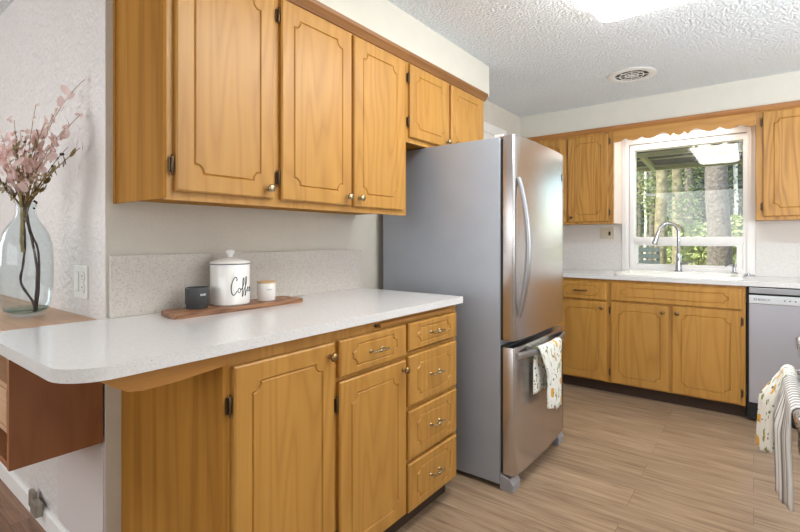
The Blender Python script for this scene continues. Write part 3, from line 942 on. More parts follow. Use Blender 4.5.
fc = bpy.data.curves.new('logo', 'FONT'); fc.body = 'BOSCH'; fc.size = 0.019; fc.extrude = 0.0003
to = bpy.data.objects.new('logo_curve', fc); COL.objects.link(to)
bpy.context.view_layer.update()
me = bpy.data.meshes.new_from_object(to.evaluated_get(bpy.context.evaluated_depsgraph_get()))
bpy.data.objects.remove(to)
bm = BM(); bm.from_mesh(me); bpy.data.meshes.remove(me)
for v in bm.verts:
    x, y, z = v.co
    v.co = Vector((0.022 + x, YDW - 0.0124 - z, 0.7885 + y))
obj('logo', bm, INK, dw)
for k in range(5):
    obj('indicator', bx(0.150 + k * 0.026, 0.157 + k * 0.026, YDW - 0.0126, YDW - 0.0121, 0.791, 0.798), INK, dw)

# ------------------------------------------------------------------ refrigerator
fr = thing('refrigerator', (-1.3, 2.37, 0), 'stainless bottom-freezer refrigerator with grey sides beside the base cabinet', 'refrigerator')
FY0, FY1 = 2.02, 2.735
FZ = 1.662
bm = bx(-1.665, -0.952, FY0, FY1, 0.022, FZ, 0.006)
obj('case', bm, FSIDE, fr, smooth=True)
obj('gasket', (lambda b: (box(b, -0.9515, -0.938, FY0 + 0.012, FY1 - 0.012, 0.702, FZ - 0.01), box(b, -0.9515, -0.938, FY0 + 0.012, FY1 - 0.012, 0.075, 0.676))[0])(BM()), SLOT, fr)
def fdoor(z0, z1, name):
    # bowed front with rounded vertical edges, swept as one outline
    pts = [(-0.937, FY0 + 0.006), (-0.937, FY1 - 0.004)]
    n = 20
    front = []
    ya, yb = FY0 + 0.006, FY1 - 0.004
    for k in range(n + 1):
        t = k / n
        y = yb + (ya - yb) * t
        front.append((-0.882 + 0.012 * (1 - (2 * t - 1) ** 2), y))
    poly = pts + [(-0.892, yb), (-0.886, yb - 0.002), (-0.883, yb - 0.006)] + front[1:-1] + [(-0.883, ya + 0.006), (-0.886, ya + 0.002), (-0.892, ya)]
    return obj(name, prism(BM(), poly, 'z', z0, z1, 0.004), STEEL, fr, smooth=True)
ud = fdoor(0.703, 1.668, 'fridge_door')
ld = fdoor(0.073, 0.672, 'freezer_drawer')
# hinge covers
obj('hinge_cover', bx(-1.02, -0.91, FY1 - 0.075, FY1 - 0.01, 1.6685, 1.684, 0.005), PLASTIC, fr)
obj('hinge_cover', bx(-0.985, -0.94, FY0 + 0.01, FY0 + 0.05, FZ + 0.0005, 1.676, 0.004), PLASTIC, fr)
# tall bowed handle
def xs(y):
    t = (y - FY0) / (FY1 - FY0)
    return -0.882 + 0.012 * (1 - (2 * t - 1) ** 2)
yh = 2.060
pts = []
for k in range(25):
    t = k / 24
    z = 0.815 + (1.468 - 0.815) * t
    pts.append((xs(yh) + 0.004 + 0.046 * math.sin(PI * t) ** 0.8, yh + 0.006 * math.sin(PI * t), z))
obj('handle', tube(BM(), pts, [0.011 + 0.003 * math.sin(PI * k / 24) for k in range(25)], 12), STEELD, ud, smooth=True)
# bowed freezer handle
bm = BM()
prof = []
n = 24
path = []
for k in range(n + 1):
    t = k / n
    y = FY0 + 0.030 + (FY1 - FY0 - 0.055) * t
    path.append((xs(y) + 0.003 + 0.036 * math.sin(PI * t) ** 0.6, y))
rows = []
for (x, y) in path:
    rows.append([bm.verts.new((x + dx, y, 0.632 + dz)) for dx, dz in ((-0.008, -0.016), (0.006, -0.014), (0.010, 0.0), (0.006, 0.014), (-0.008, 0.016))])
for A, Bq in zip(rows, rows[1:]):
    for k in range(5):
        bm.faces.new((A[k], A[(k + 1) % 5], Bq[(k + 1) % 5], Bq[k]))
bm.faces.new(rows[0]); bm.faces.new(rows[-1][::-1])
obj('handle', bm, STEELD, ld, smooth=True)
# badge
bm = BM()
for k in range(4):
    box(bm, xs(2.690) - 0.001, xs(2.690) + 0.0025, 2.683, 2.693, 1.515 + k * 0.011, 1.523 + k * 0.011)
obj('badge', bm, INK, ud)
for ya, yb in ((FY0, FY0 + 0.085), (FY1 - 0.085, FY1)):
    bm = BM()
    prism(bm, [(-0.9515, 0.0), (-0.886, 0.0), (-0.884, 0.035), (-0.90, 0.060), (-0.9515, 0.068)], 'y', ya, yb, 0.003)
    obj('foot', bm, GREYP, fr)

# ------------------------------------------------------------------ cloth helper
def cloth(name, fn, nu, nv, mat, loc, thick=0.004, **kw):
    bm = BM()
    uvl = bm.loops.layers.uv.new('UVMap')
    g = [[bm.verts.new(fn(i / nu, j / nv)) for j in range(nv + 1)] for i in range(nu + 1)]
    for i in range(nu):
        for j in range(nv):
            f = bm.faces.new((g[i][j], g[i + 1][j], g[i + 1][j + 1], g[i][j + 1]))
            for l, (a, b_) in zip(f.loops, ((i, j), (i + 1, j), (i + 1, j + 1), (i, j + 1))):
                l[uvl].uv = (a / nu, b_ / nv)
    o = obj(name, bm, mat, None, loc, smooth='all', **kw)
    sm = o.modifiers.new('thickness', 'SOLIDIFY'); sm.thickness = thick; sm.offset = 0
    return o

# floral towel folded over the freezer handle: front fall longer than the back fall
def fridge_towel(u, v):
    # u across the handle, v: 0 back hem -> top -> 1 front hem
    y = 2.20 + 0.29 * u
    fold = 0.010 * math.sin(u * PI * 5.0) + 0.006 * math.sin(u * 17 + 1)
    L1, L2 = 0.215, 0.29 + 0.035 * (u > 0.45)
    R_ = 0.019
    tot = L1 + PI * R_ + L2
    t = (y - FY0 - 0.030) / (FY1 - FY0 - 0.055)
    cx = xs(y) + 0.004 + 0.036 * math.sin(PI * min(max(t, 0), 1)) ** 0.6
    zc = 0.634
    s = v * tot
    if s < L1:
        h = L1 - s
        return Vector((cx - R_ * 0.9 + 0.002 * math.sin(u * 15), y - 0.0 * h, zc - h))
    s -= L1
    if s < PI * R_:
        a = PI - s / R_
        return Vector((cx + R_ * math.cos(a), y, zc + R_ * math.sin(a)))
    h = s - PI * R_
    k = min(1, h / 0.12)
    gather = (u - 0.5) * 0.10 * k
    return Vector((cx + R_ + abs(fold) * k + 0.006 * k, y - gather + 0.01 * k, zc - h - 0.012 * math.sin(u * PI * 2) * k))
cloth('dish_towel', fridge_towel, 28, 44, FLORAL, (-0.8, 2.45, 0.55), label='white lemon-print dish towel hanging on the freezer handle', cat='towel')

# ------------------------------------------------------------------ range at the right edge
rg = thing('range_oven', (0.45, 1.75, 0), 'stainless range just inside the right edge of the photo with towels on its handle', 'oven')
XR = 0.150
RY0, RY1 = 1.38, 2.125
obj('body', bx(XR + 0.03, 0.80, RY0, RY1, 0.03, 0.885, 0.004), STEELD, rg)
obj('cooktop', bx(XR + 0.02, 0.80, RY0 - 0.002, RY1 + 0.002, 0.8855, 0.910, 0.004), BLACK, rg)
obj('oven_door', bx(XR, XR + 0.0295, RY0 + 0.003, RY1 - 0.003, 0.22, 0.765, 0.006), WHITE, rg)
obj('bottom_drawer', bx(XR + 0.004, XR + 0.0295, RY0 + 0.003, RY1 - 0.003, 0.06, 0.212, 0.006), STEEL, rg)
obj('control_panel', bx(XR + 0.006, XR + 0.0295, RY0 + 0.003, RY1 - 0.003, 0.775, 0.884, 0.005), STEELD, rg)
for k in range(5):
    yk = RY1 - 0.075 - k * 0.148
    kb = obj('control_knob', lathe(BM(), [(0, 0), (0.030, 0), (0.030, 0.006), (0.026, 0.010), (0.024, 0.036), (0.020, 0.040), (0, 0.041)], (XR + 0.006, yk, 0.83), 24, (-1, 0, 0)), STEEL, rg, smooth=True)
    obj('grip', bx(XR - 0.040, XR - 0.0355, yk - 0.004, yk + 0.004, 0.812, 0.848), STEELD, kb)
XH = 0.092
ZH = 0.742
bm = tube(BM(), [(XH, RY0 + 0.06, ZH), (XH, RY0 + 0.065, ZH), (XH, RY1 - 0.105, ZH), (XH, RY1 - 0.10, ZH)], [0.010, 0.0145, 0.0145, 0.010], 16)
hb = obj('handle_bar', bm, STEEL, rg, smooth=True)
for yy in (RY0 + 0.10, RY1 - 0.115):
    obj('handle_post', tube(BM(), [(XH, yy, ZH), (XR + 0.001, yy, ZH)], 0.010, 14), CHROME, rg, smooth=True)

def hang(y0, y1, L1, L2, gather, drift, seed, bulge=0.0, splay=0.0):
    def fn(u, v):
        R_ = 0.0185
        y = y0 + (y1 - y0) * u
        tot = L1 + PI * R_ + L2
        s = v * tot
        if s < L1:
            h = L1 - s
            return Vector((XH + R_ * 0.95, y, ZH - h))
        s -= L1
        if s < PI * R_:
            a = s / R_
            return Vector((XH + R_ * math.cos(a), y, ZH + R_ * math.sin(a)))
        h = s - PI * R_
        k = min(1, h / (L2 * 0.8))
        fold = (bulge or 0.016) * math.sin(u * PI * 5 + seed) + 0.008 * math.sin(u * 23 + seed * 2)
        ym = (y0 + y1) / 2
        yy = y + (ym - y) * gather * k + drift[1] * k
        return Vector((XH - R_ - 0.006 * k - abs(fold) * min(1, h / 0.08) - drift[0] * k - splay * u * min(1, h / 0.09), yy, ZH - h + 0.02 * math.sin(u * PI * 2 + seed) * k))
    return fn
cloth('dish_towel', hang(1.865, 2.012, 0.14, 0.255, 0.18, (0.006, 0.01), 0.4, 0.014, 0.036), 22, 40, FLORAL, (XH, 1.94, 0.6), label='white lemon-print towel bunched on the range handle beside the striped one', cat='towel')
cloth('dish_towel', hang(1.52, 1.858, 0.20, 0.262, 0.06, (-0.012, -0.02), 1.9, 0.012, 0.016), 40, 44, STRIPE, (XH, 1.75, 0.6), label='grey and white striped towel hanging on the range handle', cat='towel')

# ------------------------------------------------------------------ ceiling light and vent
cl = thing('ceiling_light', (-0.36, 1.75, ZC), 'lit rectangular white ceiling light with rounded corners at the top edge', 'ceiling light')
out_ = round_poly([(-0.605, 1.0), (-0.150, 1.0), (-0.150, 2.425), (-0.605, 2.425)], 0.07, 8)
obj('base_pan', prism(BM(), offset_poly(out_, -0.02), 'z', ZC - 0.02, ZC - 0.0005), WHITE, cl)
bm = BM()
a = loop(bm, out_, ZC - 0.021, ident); b_ = loop(bm, out_, ZC - 0.055, ident)
c_ = loop(bm, offset_poly(out_, -0.012), ZC - 0.072, ident); d_ = loop(bm, offset_poly(out_, -0.045), ZC - 0.08, ident)
for A, Bq in ((a, b_), (b_, c_), (c_, d_)):
    n = len(A)
    for i in range(n):
        bm.faces.new((A[i], A[(i + 1) % n], Bq[(i + 1) % n], Bq[i]))
bm.faces.new(a); bm.faces.new(d_)
obj('diffuser', bm, LAMP, cl, smooth=True)

vx, vy = -0.665, 3.49
vt = thing('ceiling_vent', (vx, vy, ZC), 'round white ceiling fan vent grille above the fridge aisle', 'vent')
obj('rim', lathe(BM(), [(0.150, 0.0), (0.152, -0.004), (0.140, -0.008), (0.112, -0.009), (0.106, -0.007), (0.106, 0.0)], (vx, vy, ZC - 0.0005), 40), PLASTIC, vt, smooth=True)
obj('backing', lathe(BM(), [(0, 0), (0.105, 0), (0.105, -0.0012), (0, -0.0012)], (vx, vy, ZC - 0.0005), 32), SLOT, vt)
bm = BM()
for rr in (0.038, 0.072):
    lathe(bm, [(rr, -0.005), (rr + 0.006, -0.005), (rr + 0.006, -0.008), (rr, -0.008), (rr, -0.005)], (vx, vy, ZC), 32)
for k in range(8):
    a = k * PI / 4 + 0.2
    tube(bm, [(vx + 0.012 * math.cos(a), vy + 0.012 * math.sin(a), ZC - 0.0065), (vx + 0.1065 * math.cos(a), vy + 0.1065 * math.sin(a), ZC - 0.0065)], 0.002, 6)
lathe(bm, [(0, -0.005), (0.016, -0.005), (0.016, -0.008), (0, -0.009)], (vx, vy, ZC), 20)
obj('grille', bm, PLASTIC, vt)

# ------------------------------------------------------------------ outlets
def plate_y(name, x0, x1, z0, z1, Y, mat, label, toggles):
    t = thing(name, ((x0 + x1) / 2, Y, z0), label, 'outlet')
    obj('plate', bx(x0, x1, Y - 0.006, Y - 0.0005, z0, z1, 0.002), mat, t)
    w_ = x1 - x0; zc = (z0 + z1) / 2
    for kind, fx_ in toggles:
        cx = x0 + w_ * fx_
        if kind == 'rocker':
            obj('rocker_switch', bx(cx - 0.0165, cx + 0.0165, Y - 0.0085, Y - 0.006, zc - 0.033, zc + 0.033, 0.001), mat, t)
            obj('gap', frame(BM(), cx - 0.0185, cx + 0.0185, zc - 0.035, zc + 0.035, 0.001, 0.001, 0.001, 0.001, Y - 0.0065, Y - 0.006), GREYP, t)
        elif kind == 'duplex':
            for s in (-1, 1):
                zz = zc + s * 0.020
                rc_ = obj('receptacle', lathe(BM(), [(0, 0.003), (0.0165, 0.003), (0.0175, 0.0)], (cx, Y - 0.006, zz), 20, (0, -1, 0)), mat, t)
                obj('ring', lathe(BM(), [(0.0175, 0.0), (0.0175, 0.0008), (0.0182, 0.0008), (0.0182, 0.0)], (cx, Y - 0.006, zz), 20, (0, -1, 0)), GREYP, rc_)
                bm = BM()
                for dx in (-0.006, 0.006):
                    box(bm, cx + dx - 0.001, cx + dx + 0.001, Y - 0.0094, Y - 0.009, zz - 0.001, zz + 0.007)
                box(bm, cx - 0.002, cx + 0.002, Y - 0.0094, Y - 0.009, zz - 0.010, zz - 0.006)
                obj('slots', bm, SLOT, rc_)
        elif kind == 'toggle':
            obj('toggle_switch', bx(cx - 0.008, cx + 0.008, Y - 0.014, Y - 0.006, zc - 0.02, zc + 0.014, 0.001), DARKM, t)
        elif kind == 'square':
            obj('square_switch', bx(cx - 0.016, cx + 0.016, Y - 0.009, Y - 0.006, zc - 0.026, zc + 0.026, 0.001), mat, t)
    return t
plate_y('wall_outlet', -1.990, -1.866, 0.966, 1.084, YD, PLASTIC, 'white two-gang outlet plate on the textured wall right of the vase', [('rocker', 0.27), ('duplex', 0.73)])
plate_y('wall_outlet', -1.092, -0.978, 1.183, 1.285, YB, ALMOND, 'almond switch plate under the cabinet left of the window', [('square', 0.3), ('toggle', 0.72)])
t = thing('wall_outlet', (-1.70, 1.06, 1.0), 'almond outlet plate on the backsplash half hidden behind the coffee canister', 'outlet')
obj('plate', bx(-1.6995, -1.694, 1.000, 1.075, 0.975, 1.090, 0.002), ALMOND, t)

# grey metal catch on the baseboard
dc = thing('magnetic_catch', (-2.40, YD - 0.02, 0.05), 'small grey metal two-block catch fixed on the white baseboard', 'catch')
obj('base_block', bx(-2.425, -2.370, YD - 0.034, YD - 0.0145, 0.058, 0.128, 0.005), NICKD, dc)
obj('front_block', bx(-2.369, -2.300, YD - 0.042, YD - 0.0145, 0.050, 0.108, 0.005), NICKD, dc)

# ------------------------------------------------------------------ cutting board and the things on it
bd = thing('cutting_board', (-1.58, 1.03, 0.914), 'acacia serving board lying on the counter against the backsplash', 'board')
poly = round_poly([(-1.505, 0.752), (-1.505, 1.312), (-1.655, 1.322), (-1.655, 0.778)], [0.028, 0.03, 0.03, 0.03], 6)
hole = [(-1.580 + 0.013 * math.cos(k * PI / 8), 1.282 + 0.013 * math.sin(k * PI / 8)) for k in range(16)]
bm = BM()
lo = loop(bm, poly, 0.9145, ident); hi = loop(bm, poly, 0.930, ident); lo2 = loop(bm, hole, 0.9145, ident); hi2 = loop(bm, hole, 0.930, ident)
for A, Bq in ((lo, hi), (lo2, hi2)):
    n = len(A)
    for i in range(n):
        bm.faces.new((A[i], A[(i + 1) % n], Bq[(i + 1) % n], Bq[i]))
bmesh.ops.triangle_fill(bm, use_beauty=True, edges=edges_of(bm, lo) + edges_of(bm, lo2))
bmesh.ops.triangle_fill(bm, use_beauty=True, edges=edges_of(bm, hi) + edges_of(bm, hi2))
obj('board', bm, ACACIA, bd)

ZB = 0.9305
cx, cy, cr = -1.608, 1.024, 0.0735
ca = thing('coffee_canister', (cx, cy, ZB), 'white enamel lidded canister lettered Coffee on the serving board', 'canister')
obj('body', lathe(BM(), [(0, 0), (cr - 0.004, 0), (cr, 0.004), (cr, 0.150), (cr - 0.002, 0.153), (cr - 0.006, 0.153), (cr - 0.006, 0.006), (0, 0.006)], (cx, cy, ZB), 48), CERAMIC, ca, smooth=True)
ld_ = obj('lid', lathe(BM(), [(0, 0.156), (cr + 0.001, 0.156), (cr + 0.002, 0.160), (cr - 0.002, 0.164), (cr - 0.02, 0.171), (0.025, 0.178), (0.011, 0.180), (0, 0.180)], (cx, cy, ZB), 48), CERAMIC, ca, smooth=True)
obj('rim_band', lathe(BM(), [(cr - 0.004, 0.1535), (cr + 0.0008, 0.1535), (cr + 0.0016, 0.1557), (cr - 0.004, 0.1557), (cr - 0.004, 0.1535)], (cx, cy, ZB), 48), BLUEB, ca)
obj('lid_knob', lathe(BM(), [(0.012, 0.1785), (0.009, 0.185), (0.012, 0.189), (0.0175, 0.195), (0.0185, 0.201), (0.015, 0.207), (0.008, 0.2105), (0, 0.211)], (cx, cy, ZB), 24), CERAMIC, ld_, smooth='all')
# hand lettered word wrapped round the body
def sp(points, n=8):
    """Catmull-Rom through 2D points"""
    P = [points[0]] + list(points) + [points[-1]]
    out = []
    for i in range(1, len(P) - 2):
        p0, p1, p2, p3 = P[i - 1], P[i], P[i + 1], P[i + 2]
        for k in range(n):
            t = k / n
            out.append(tuple(0.5 * ((2 * p1[j]) + (-p0[j] + p2[j]) * t + (2 * p0[j] - 5 * p1[j] + 4 * p2[j] - p3[j]) * t * t + (-p0[j] + 3 * p1[j] - 3 * p2[j] + p3[j]) * t ** 3) for j in (0, 1)))
    out.append(points[-1])
    return out
strokes = [
    (sp([(0.022, 0.054), (0.023, 0.063), (0.018, 0.069), (0.010, 0.060), (0.004, 0.042), (0.002, 0.024), (0.005, 0.008), (0.011, 0.002), (0.018, 0.008), (0.024, 0.018)]), 0.0017),
    (sp([(0.035, 0.027), (0.030, 0.026), (0.027, 0.018), (0.029, 0.011), (0.034, 0.011), (0.037, 0.018), (0.036, 0.025), (0.033, 0.026), (0.040, 0.022)]), 0.0013),
    (sp([(0.040, 0.020), (0.047, 0.032), (0.052, 0.050), (0.052, 0.062), (0.049, 0.064), (0.047, 0.050), (0.046, 0.028), (0.045, 0.008), (0.044, -0.004), (0.047, -0.003), (0.050, 0.010), (0.053, 0.021)]), 0.0014),
    (sp([(0.053, 0.021), (0.060, 0.034), (0.066, 0.052), (0.066, 0.066), (0.062, 0.068), (0.060, 0.052), (0.059, 0.028), (0.058, 0.008), (0.057, -0.002), (0.060, -0.001), (0.063, 0.010), (0.067, 0.018)]), 0.0014),
    (sp([(0.067, 0.018), (0.074, 0.021), (0.077, 0.026), (0.074, 0.029), (0.070, 0.024), (0.071, 0.014), (0.076, 0.012), (0.082, 0.017)]), 0.0013),
    (sp([(0.082, 0.017), (0.089, 0.021), (0.092, 0.026), (0.089, 0.029), (0.085, 0.024), (0.086, 0.014), (0.091, 0.012), (0.098, 0.018)]), 0.0013)]
bm = BM()
th0 = math.atan2(-cy, -cx) + R(1)
for pl_, rr in strokes:
    tube(bm, [(cx + (cr + 0.0002) * math.cos(th0 + u / cr), cy + (cr + 0.0002) * math.sin(th0 + u / cr), 0.968 + v) for u, v in pl_], rr, 6)
obj('lettering', bm, INK, ca, label='black handwritten word Coffee')

mx_, my_ = -1.600, 0.885
mg = thing('candle_cup', (mx_, my_, ZB), 'small dark grey stoneware cup on the left end of the serving board', 'cup')
r = 0.0395
obj('body', lathe(BM(), [(0, 0), (r - 0.004, 0), (r - 0.003, 0.002), (r - 0.003, 0.014), (r, 0.018), (r, 0.072), (r - 0.001, 0.075), (r - 0.004, 0.075), (r - 0.004, 0.022), (0, 0.022)], (mx_, my_, ZB), 40), SLATE, mg, smooth=True)
th = math.atan2(-my_, -mx_)
bm = BM()
for k in range(6):
    a = th + R(16) + k * 0.115
    if k == 5: continue
    p = [(mx_ + (r + 0.0004) * math.cos(a + da), my_ + (r + 0.0004) * math.sin(a + da), ZB + 0.047 + dz) for da, dz in ((0, 0), (0, 0.007), (0.085, 0.007), (0.085, 0))]
    bm.faces.new([bm.verts.new(q) for q in p])
bm2 = bmesh.ops.solidify(bm, geom=bm.faces[:], thickness=0.0006)
obj('lettering', bm, PLASTIC, mg, label='short white printed word')
nx, ny = -1.587, 1.176
cu = thing('candle_jar', (nx, ny, ZB), 'small white candle jar with a pale wooden lid on the right end of the board', 'jar')
r = 0.0375
obj('body', lathe(BM(), [(0, 0), (r - 0.003, 0), (r - 0.002, 0.002), (r - 0.002, 0.013), (r, 0.016), (r, 0.070), (0, 0.070)], (nx, ny, ZB), 40), CERAMIC, cu, smooth=True)
obj('lid', lathe(BM(), [(0, 0.0705), (r - 0.001, 0.0705), (r - 0.001, 0.077), (0, 0.077)], (nx, ny, ZB), 40), CORK, cu, smooth=True)
th = math.atan2(-ny, -nx)
bm = BM()
for k in range(6):
    a = th + R(2) + k * 0.10
    p = [(nx + (r + 0.0003) * math.cos(a + da), ny + (r + 0.0003) * math.sin(a + da), ZB + 0.044 + dz) for da, dz in ((0, 0), (0, 0.0035), (0.07, 0.0035), (0.07, 0))]
    bm.faces.new([bm.verts.new(q) for q in p])
bmesh.ops.solidify(bm, geom=bm.faces[:], thickness=0.0005)
obj('lettering', bm, GREYP, cu, label='tiny grey printed word')

# ------------------------------------------------------------------ vase with dried stems
vx_, vy_, vz_ = -2.062, 0.503, 0.9055
prof_out = [(0, 0.003), (0.040, 0.0), (0.052, 0.004), (0.066, 0.020), (0.074, 0.05), (0.0785, 0.10), (0.0800, 0.16), (0.0795, 0.21), (0.076, 0.255), (0.066, 0.295), (0.050, 0.325), (0.036, 0.345), (0.030, 0.362), (0.0285, 0.385), (0.031, 0.402), (0.0345, 0.406)]
prof_in = [(0.031, 0.404), (0.0265, 0.385), (0.028, 0.362), (0.034, 0.343), (0.048, 0.322), (0.064, 0.293), (0.0735, 0.255), (0.077, 0.21), (0.0775, 0.16), (0.076, 0.10), (0.0715, 0.05), (0.063, 0.022), (0.05, 0.012), (0, 0.012)]
vs = obj('glass_vase', lathe(BM(), prof_out + prof_in, (vx_, vy_, vz_), 48), VASEG, None, (vx_, vy_, vz_), smooth='all', label='tall clear blue-tinted glass bottle vase on the desk holding dried stems', cat='vase')

ROOT[vs.name] = Vector((vx_, vy_, vz_))
obj('base_ring', lathe(BM(), [(0.038, 0.0135), (0.060, 0.0215), (0.0645, 0.030), (0.0615, 0.0225), (0.04, 0.0128), (0.038, 0.0135)], (vx_, vy_, vz_), 40), glass_mat('teal_glass', (0.80, 0.90, 0.87)), vs, smooth='all', label='thick greenish glass bottom')

def curve3(p0, p1, p2, n=12):
    return [(Vector(p0) * (1 - t) ** 2 + Vector(p1) * 2 * t * (1 - t) + Vector(p2) * t * t) for t in [k / n for k in range(n + 1)]]

def leaf_disc(bm, c, nrm, upv, r, aspect=0.8):
    nrm = nrm.normalized()
    u = (upv - nrm * upv.dot(nrm))
    u = u.normalized() if u.length > 1e-5 else nrm.orthogonal().normalized()
    v = nrm.cross(u)
    n = 10
    ctr = bm.verts.new(c - nrm * r * 0.12)
    ring = [bm.verts.new(c + u * math.cos(2 * PI * k / n) * r + v * math.sin(2 * PI * k / n) * r * aspect + nrm * r * 0.06 * math.cos(4 * PI * k / n)) for k in range(n)]
    for k in range(n):
        bm.faces.new((ctr, ring[k], ring[(k + 1) % n]))

RD = Vector((math.cos(R(37.37)), math.sin(R(37.37)), 0))    # along the picture's width
FD = Vector((-math.sin(R(37.37)), math.cos(R(37.37)), 0))
VC = Vector((vx_, vy_, 0))
def sp_pt(px, py, dy=0.0):
    """a point in the bouquet for a place in the photo, dy metres nearer than the vase axis"""
    u = (px - 400) / F_PX
    d0 = (VC.dot(FD)) - dy
    return Vector((0, 0, 1.178)) + (FD + RD * u) * d0 + Vector((0, 0, (239.5 - py) / F_PX * d0))

def clampwall(p):
    if p.y > YD - 0.012:
        p.y = YD - 0.012
    return p

def stem(tip, label, kind, mid=None, base_off=(0, 0), dy=0.0, r0=0.0022, group=None, start_z=0.335, leaves=10, leaf_r=0.016, name='dried_stem'):
    tipp = clampwall(sp_pt(tip[0], tip[1], dy))
    neck = Vector((vx_ + base_off[0], vy_ + base_off[1], vz_ + 0.385))
    low = Vector((vx_ - base_off[0] * 0.5, vy_ - base_off[1] * 0.5, vz_ + start_z))
    t = thing(name, tuple(neck), label, 'dried flower' if kind != 'branch' else 'branch', group)
    bend = neck + (tipp - neck) * 0.5 + Vector((0, 0, 0.05)) if mid is None else clampwall(sp_pt(mid[0], mid[1], dy * 0.5))
    upper = curve3(neck, bend, tipp, 14)
    for p in upper: clampwall(p)
    pts = [low + (neck - low) * (k / 5) for k in range(5)] + upper
    n = len(pts)
    obj('stem', tube(BM(), pts, [r0 * (1 - 0.6 * k / n) for k in range(n)], 6), STEMD if kind == 'branch' else (STEMB if kind in ('olive', 'berry') else STEMG), t, smooth='all')
    rnd = random.Random(int(tip[0] * 31 + tip[1] * 7))
    bm = BM()
    if kind == 'pink':
        for k in range(leaves):
            f = 1.0 - 0.62 * (k / max(1, leaves - 1)) ** 1.1
            p = upper[min(len(upper) - 1, int(f * (len(upper) - 1)))]
            for s in (-1, 1):
                a = rnd.uniform(0, PI)
                side = (RD * math.cos(a) * s + Vector((0, 0, 1)) * math.sin(a) * s * 0.7 + FD * rnd.uniform(-0.5, 0.2))
                rr = leaf_r * rnd.uniform(0.6, 1.1) * (0.55 + 0.6 * (1 - f) if f > 0.9 else 1)
                c = clampwall(p + side.normalized() * rr * 0.9)
                nr = Vector((rnd.uniform(-1, 1), -1.0, rnd.uniform(-0.7, 0.9)))
                leaf_disc(bm, c, nr, side, rr, rnd.uniform(0.6, 0.85))
        obj('foliage', bm, LEAFP, t, smooth='all')
    elif kind == 'olive':
        for k in range(leaves):
            f = 1.0 - 0.7 * (k / max(1, leaves - 1))
            p = upper[min(len(upper) - 1, int(f * (len(upper) - 1)))]
            q = upper[max(0, int(f * (len(upper) - 1)) - 1)]
            ax = (p - q).normalized() if (p - q).length > 0 else Vector((0, 0, 1))
            ax = ax + RD * rnd.uniform(-0.5, 0.5)
            leaf_disc(bm, clampwall(p + ax * leaf_r * 0.6), Vector((rnd.uniform(-.6, .6), -1, rnd.uniform(-.4, .4))), ax, leaf_r, 0.42)
        obj('foliage', bm, LEAFD, t, smooth='all')
    elif kind == 'cream':
        for k in range(leaves * 3):
            f = rnd.uniform(0.35, 1.0)
            p = upper[min(len(upper) - 1, int(f * (len(upper) - 1)))] + Vector((rnd.uniform(-1, 1), rnd.uniform(-1, 0.6), rnd.uniform(-1, 1))) * 0.016
            leaf_disc(bm, clampwall(p), Vector((rnd.uniform(-1, 1), -1, rnd.uniform(-1, 1))), RD, leaf_r * rnd.uniform(0.4, 0.7), 0.7)
        obj('florets', bm, CREAMF, t, smooth='all')
    elif kind == 'berry':
        for k in range(leaves):
            f = rnd.uniform(0.55, 1.0)
            p = upper[min(len(upper) - 1, int(f * (len(upper) - 1)))] + RD * rnd.uniform(-0.006, 0.006)
            lathe(bm, [(0, -leaf_r * 1.2), (leaf_r * 0.8, -leaf_r * 0.4), (leaf_r, leaf_r * 0.2), (leaf_r * 0.5, leaf_r), (0, leaf_r * 1.2)], clampwall(p), 8)
        obj('berries', bm, BERRY, t, smooth='all')
    else:
        bm.free()
    return t

stem((84, 80), 'tallest pink eucalyptus stem reaching up right toward the cabinet', 'pink', (40, 120), (0.012, -0.004), 0.02, leaves=6, leaf_r=0.021)
stem((58, 108), 'pink eucalyptus stem just left of the tallest one', 'pink', (34, 145), (0.006, 0.002), 0.03, leaves=7, leaf_r=0.024)
stem((80, 115), 'lower right pink eucalyptus stem below the tallest one', 'pink', (42, 150), (0.014, 0.0), 0.03, leaves=6, leaf_r=0.021)
stem((36, 105), 'upright pink eucalyptus stem with a few leaves at the middle top', 'pink', (26, 150), (-0.002, 0.006), 0.03, leaves=6, leaf_r=0.014)
stem((14, 120), 'pink eucalyptus stem with large leaves at the upper left', 'pink', (18, 160), (-0.008, 0.0), 0.05, leaves=8, leaf_r=0.026)
stem((-8, 145), 'pink eucalyptus stem leaning left out of the picture', 'pink', (8, 175), (-0.014, 0.0), 0.05, leaves=8, leaf_r=0.026)
stem((6, 160), 'short pink eucalyptus stem low on the left', 'pink', (14, 180), (-0.012, -0.008), 0.07, leaves=7, leaf_r=0.023)
stem((52, 150), 'short pink eucalyptus stem in the middle of the bouquet', 'pink', (30, 172), (0.006, -0.008), 0.07, leaves=6, leaf_r=0.023)
stem((80, 148), 'olive leaf stem sticking out to the right', 'olive', (50, 170), (0.014, -0.004), 0.04, leaves=7, leaf_r=0.020)
stem((36, 138), 'upright olive leaf stem in the middle', 'olive', (28, 168), (0.002, -0.01), 0.06, leaves=8, leaf_r=0.021)
stem((-4, 178), 'olive leaf stem drooping left', 'olive', (8, 188), (-0.012, -0.01), 0.06, leaves=8, leaf_r=0.022)
stem((4, 190), 'lowest olive leaf stem over the left vase rim', 'olive', (12, 193), (-0.014, -0.004), 0.06, leaves=7, leaf_r=0.020)
stem((68, 147), 'dark berry sprig on the right side', 'berry', (44, 172), (0.012, 0.004), 0.04, leaves=5, leaf_r=0.005)
stem((26, 138), 'dark berry sprig near the bouquet centre', 'berry', (22, 165), (0.0, -0.012), 0.07, leaves=6, leaf_r=0.004)
stem((34, 214), 'thin bud sprig hanging down over the right vase rim', 'berry', (40, 192), (0.018, -0.006), 0.04, leaves=4, leaf_r=0.004, r0=0.0012)
stem((46, 122), 'pink eucalyptus stem crossing the middle of the bouquet', 'pink', (30, 150), (0.004, 0.006), 0.05, leaves=6, leaf_r=0.021)
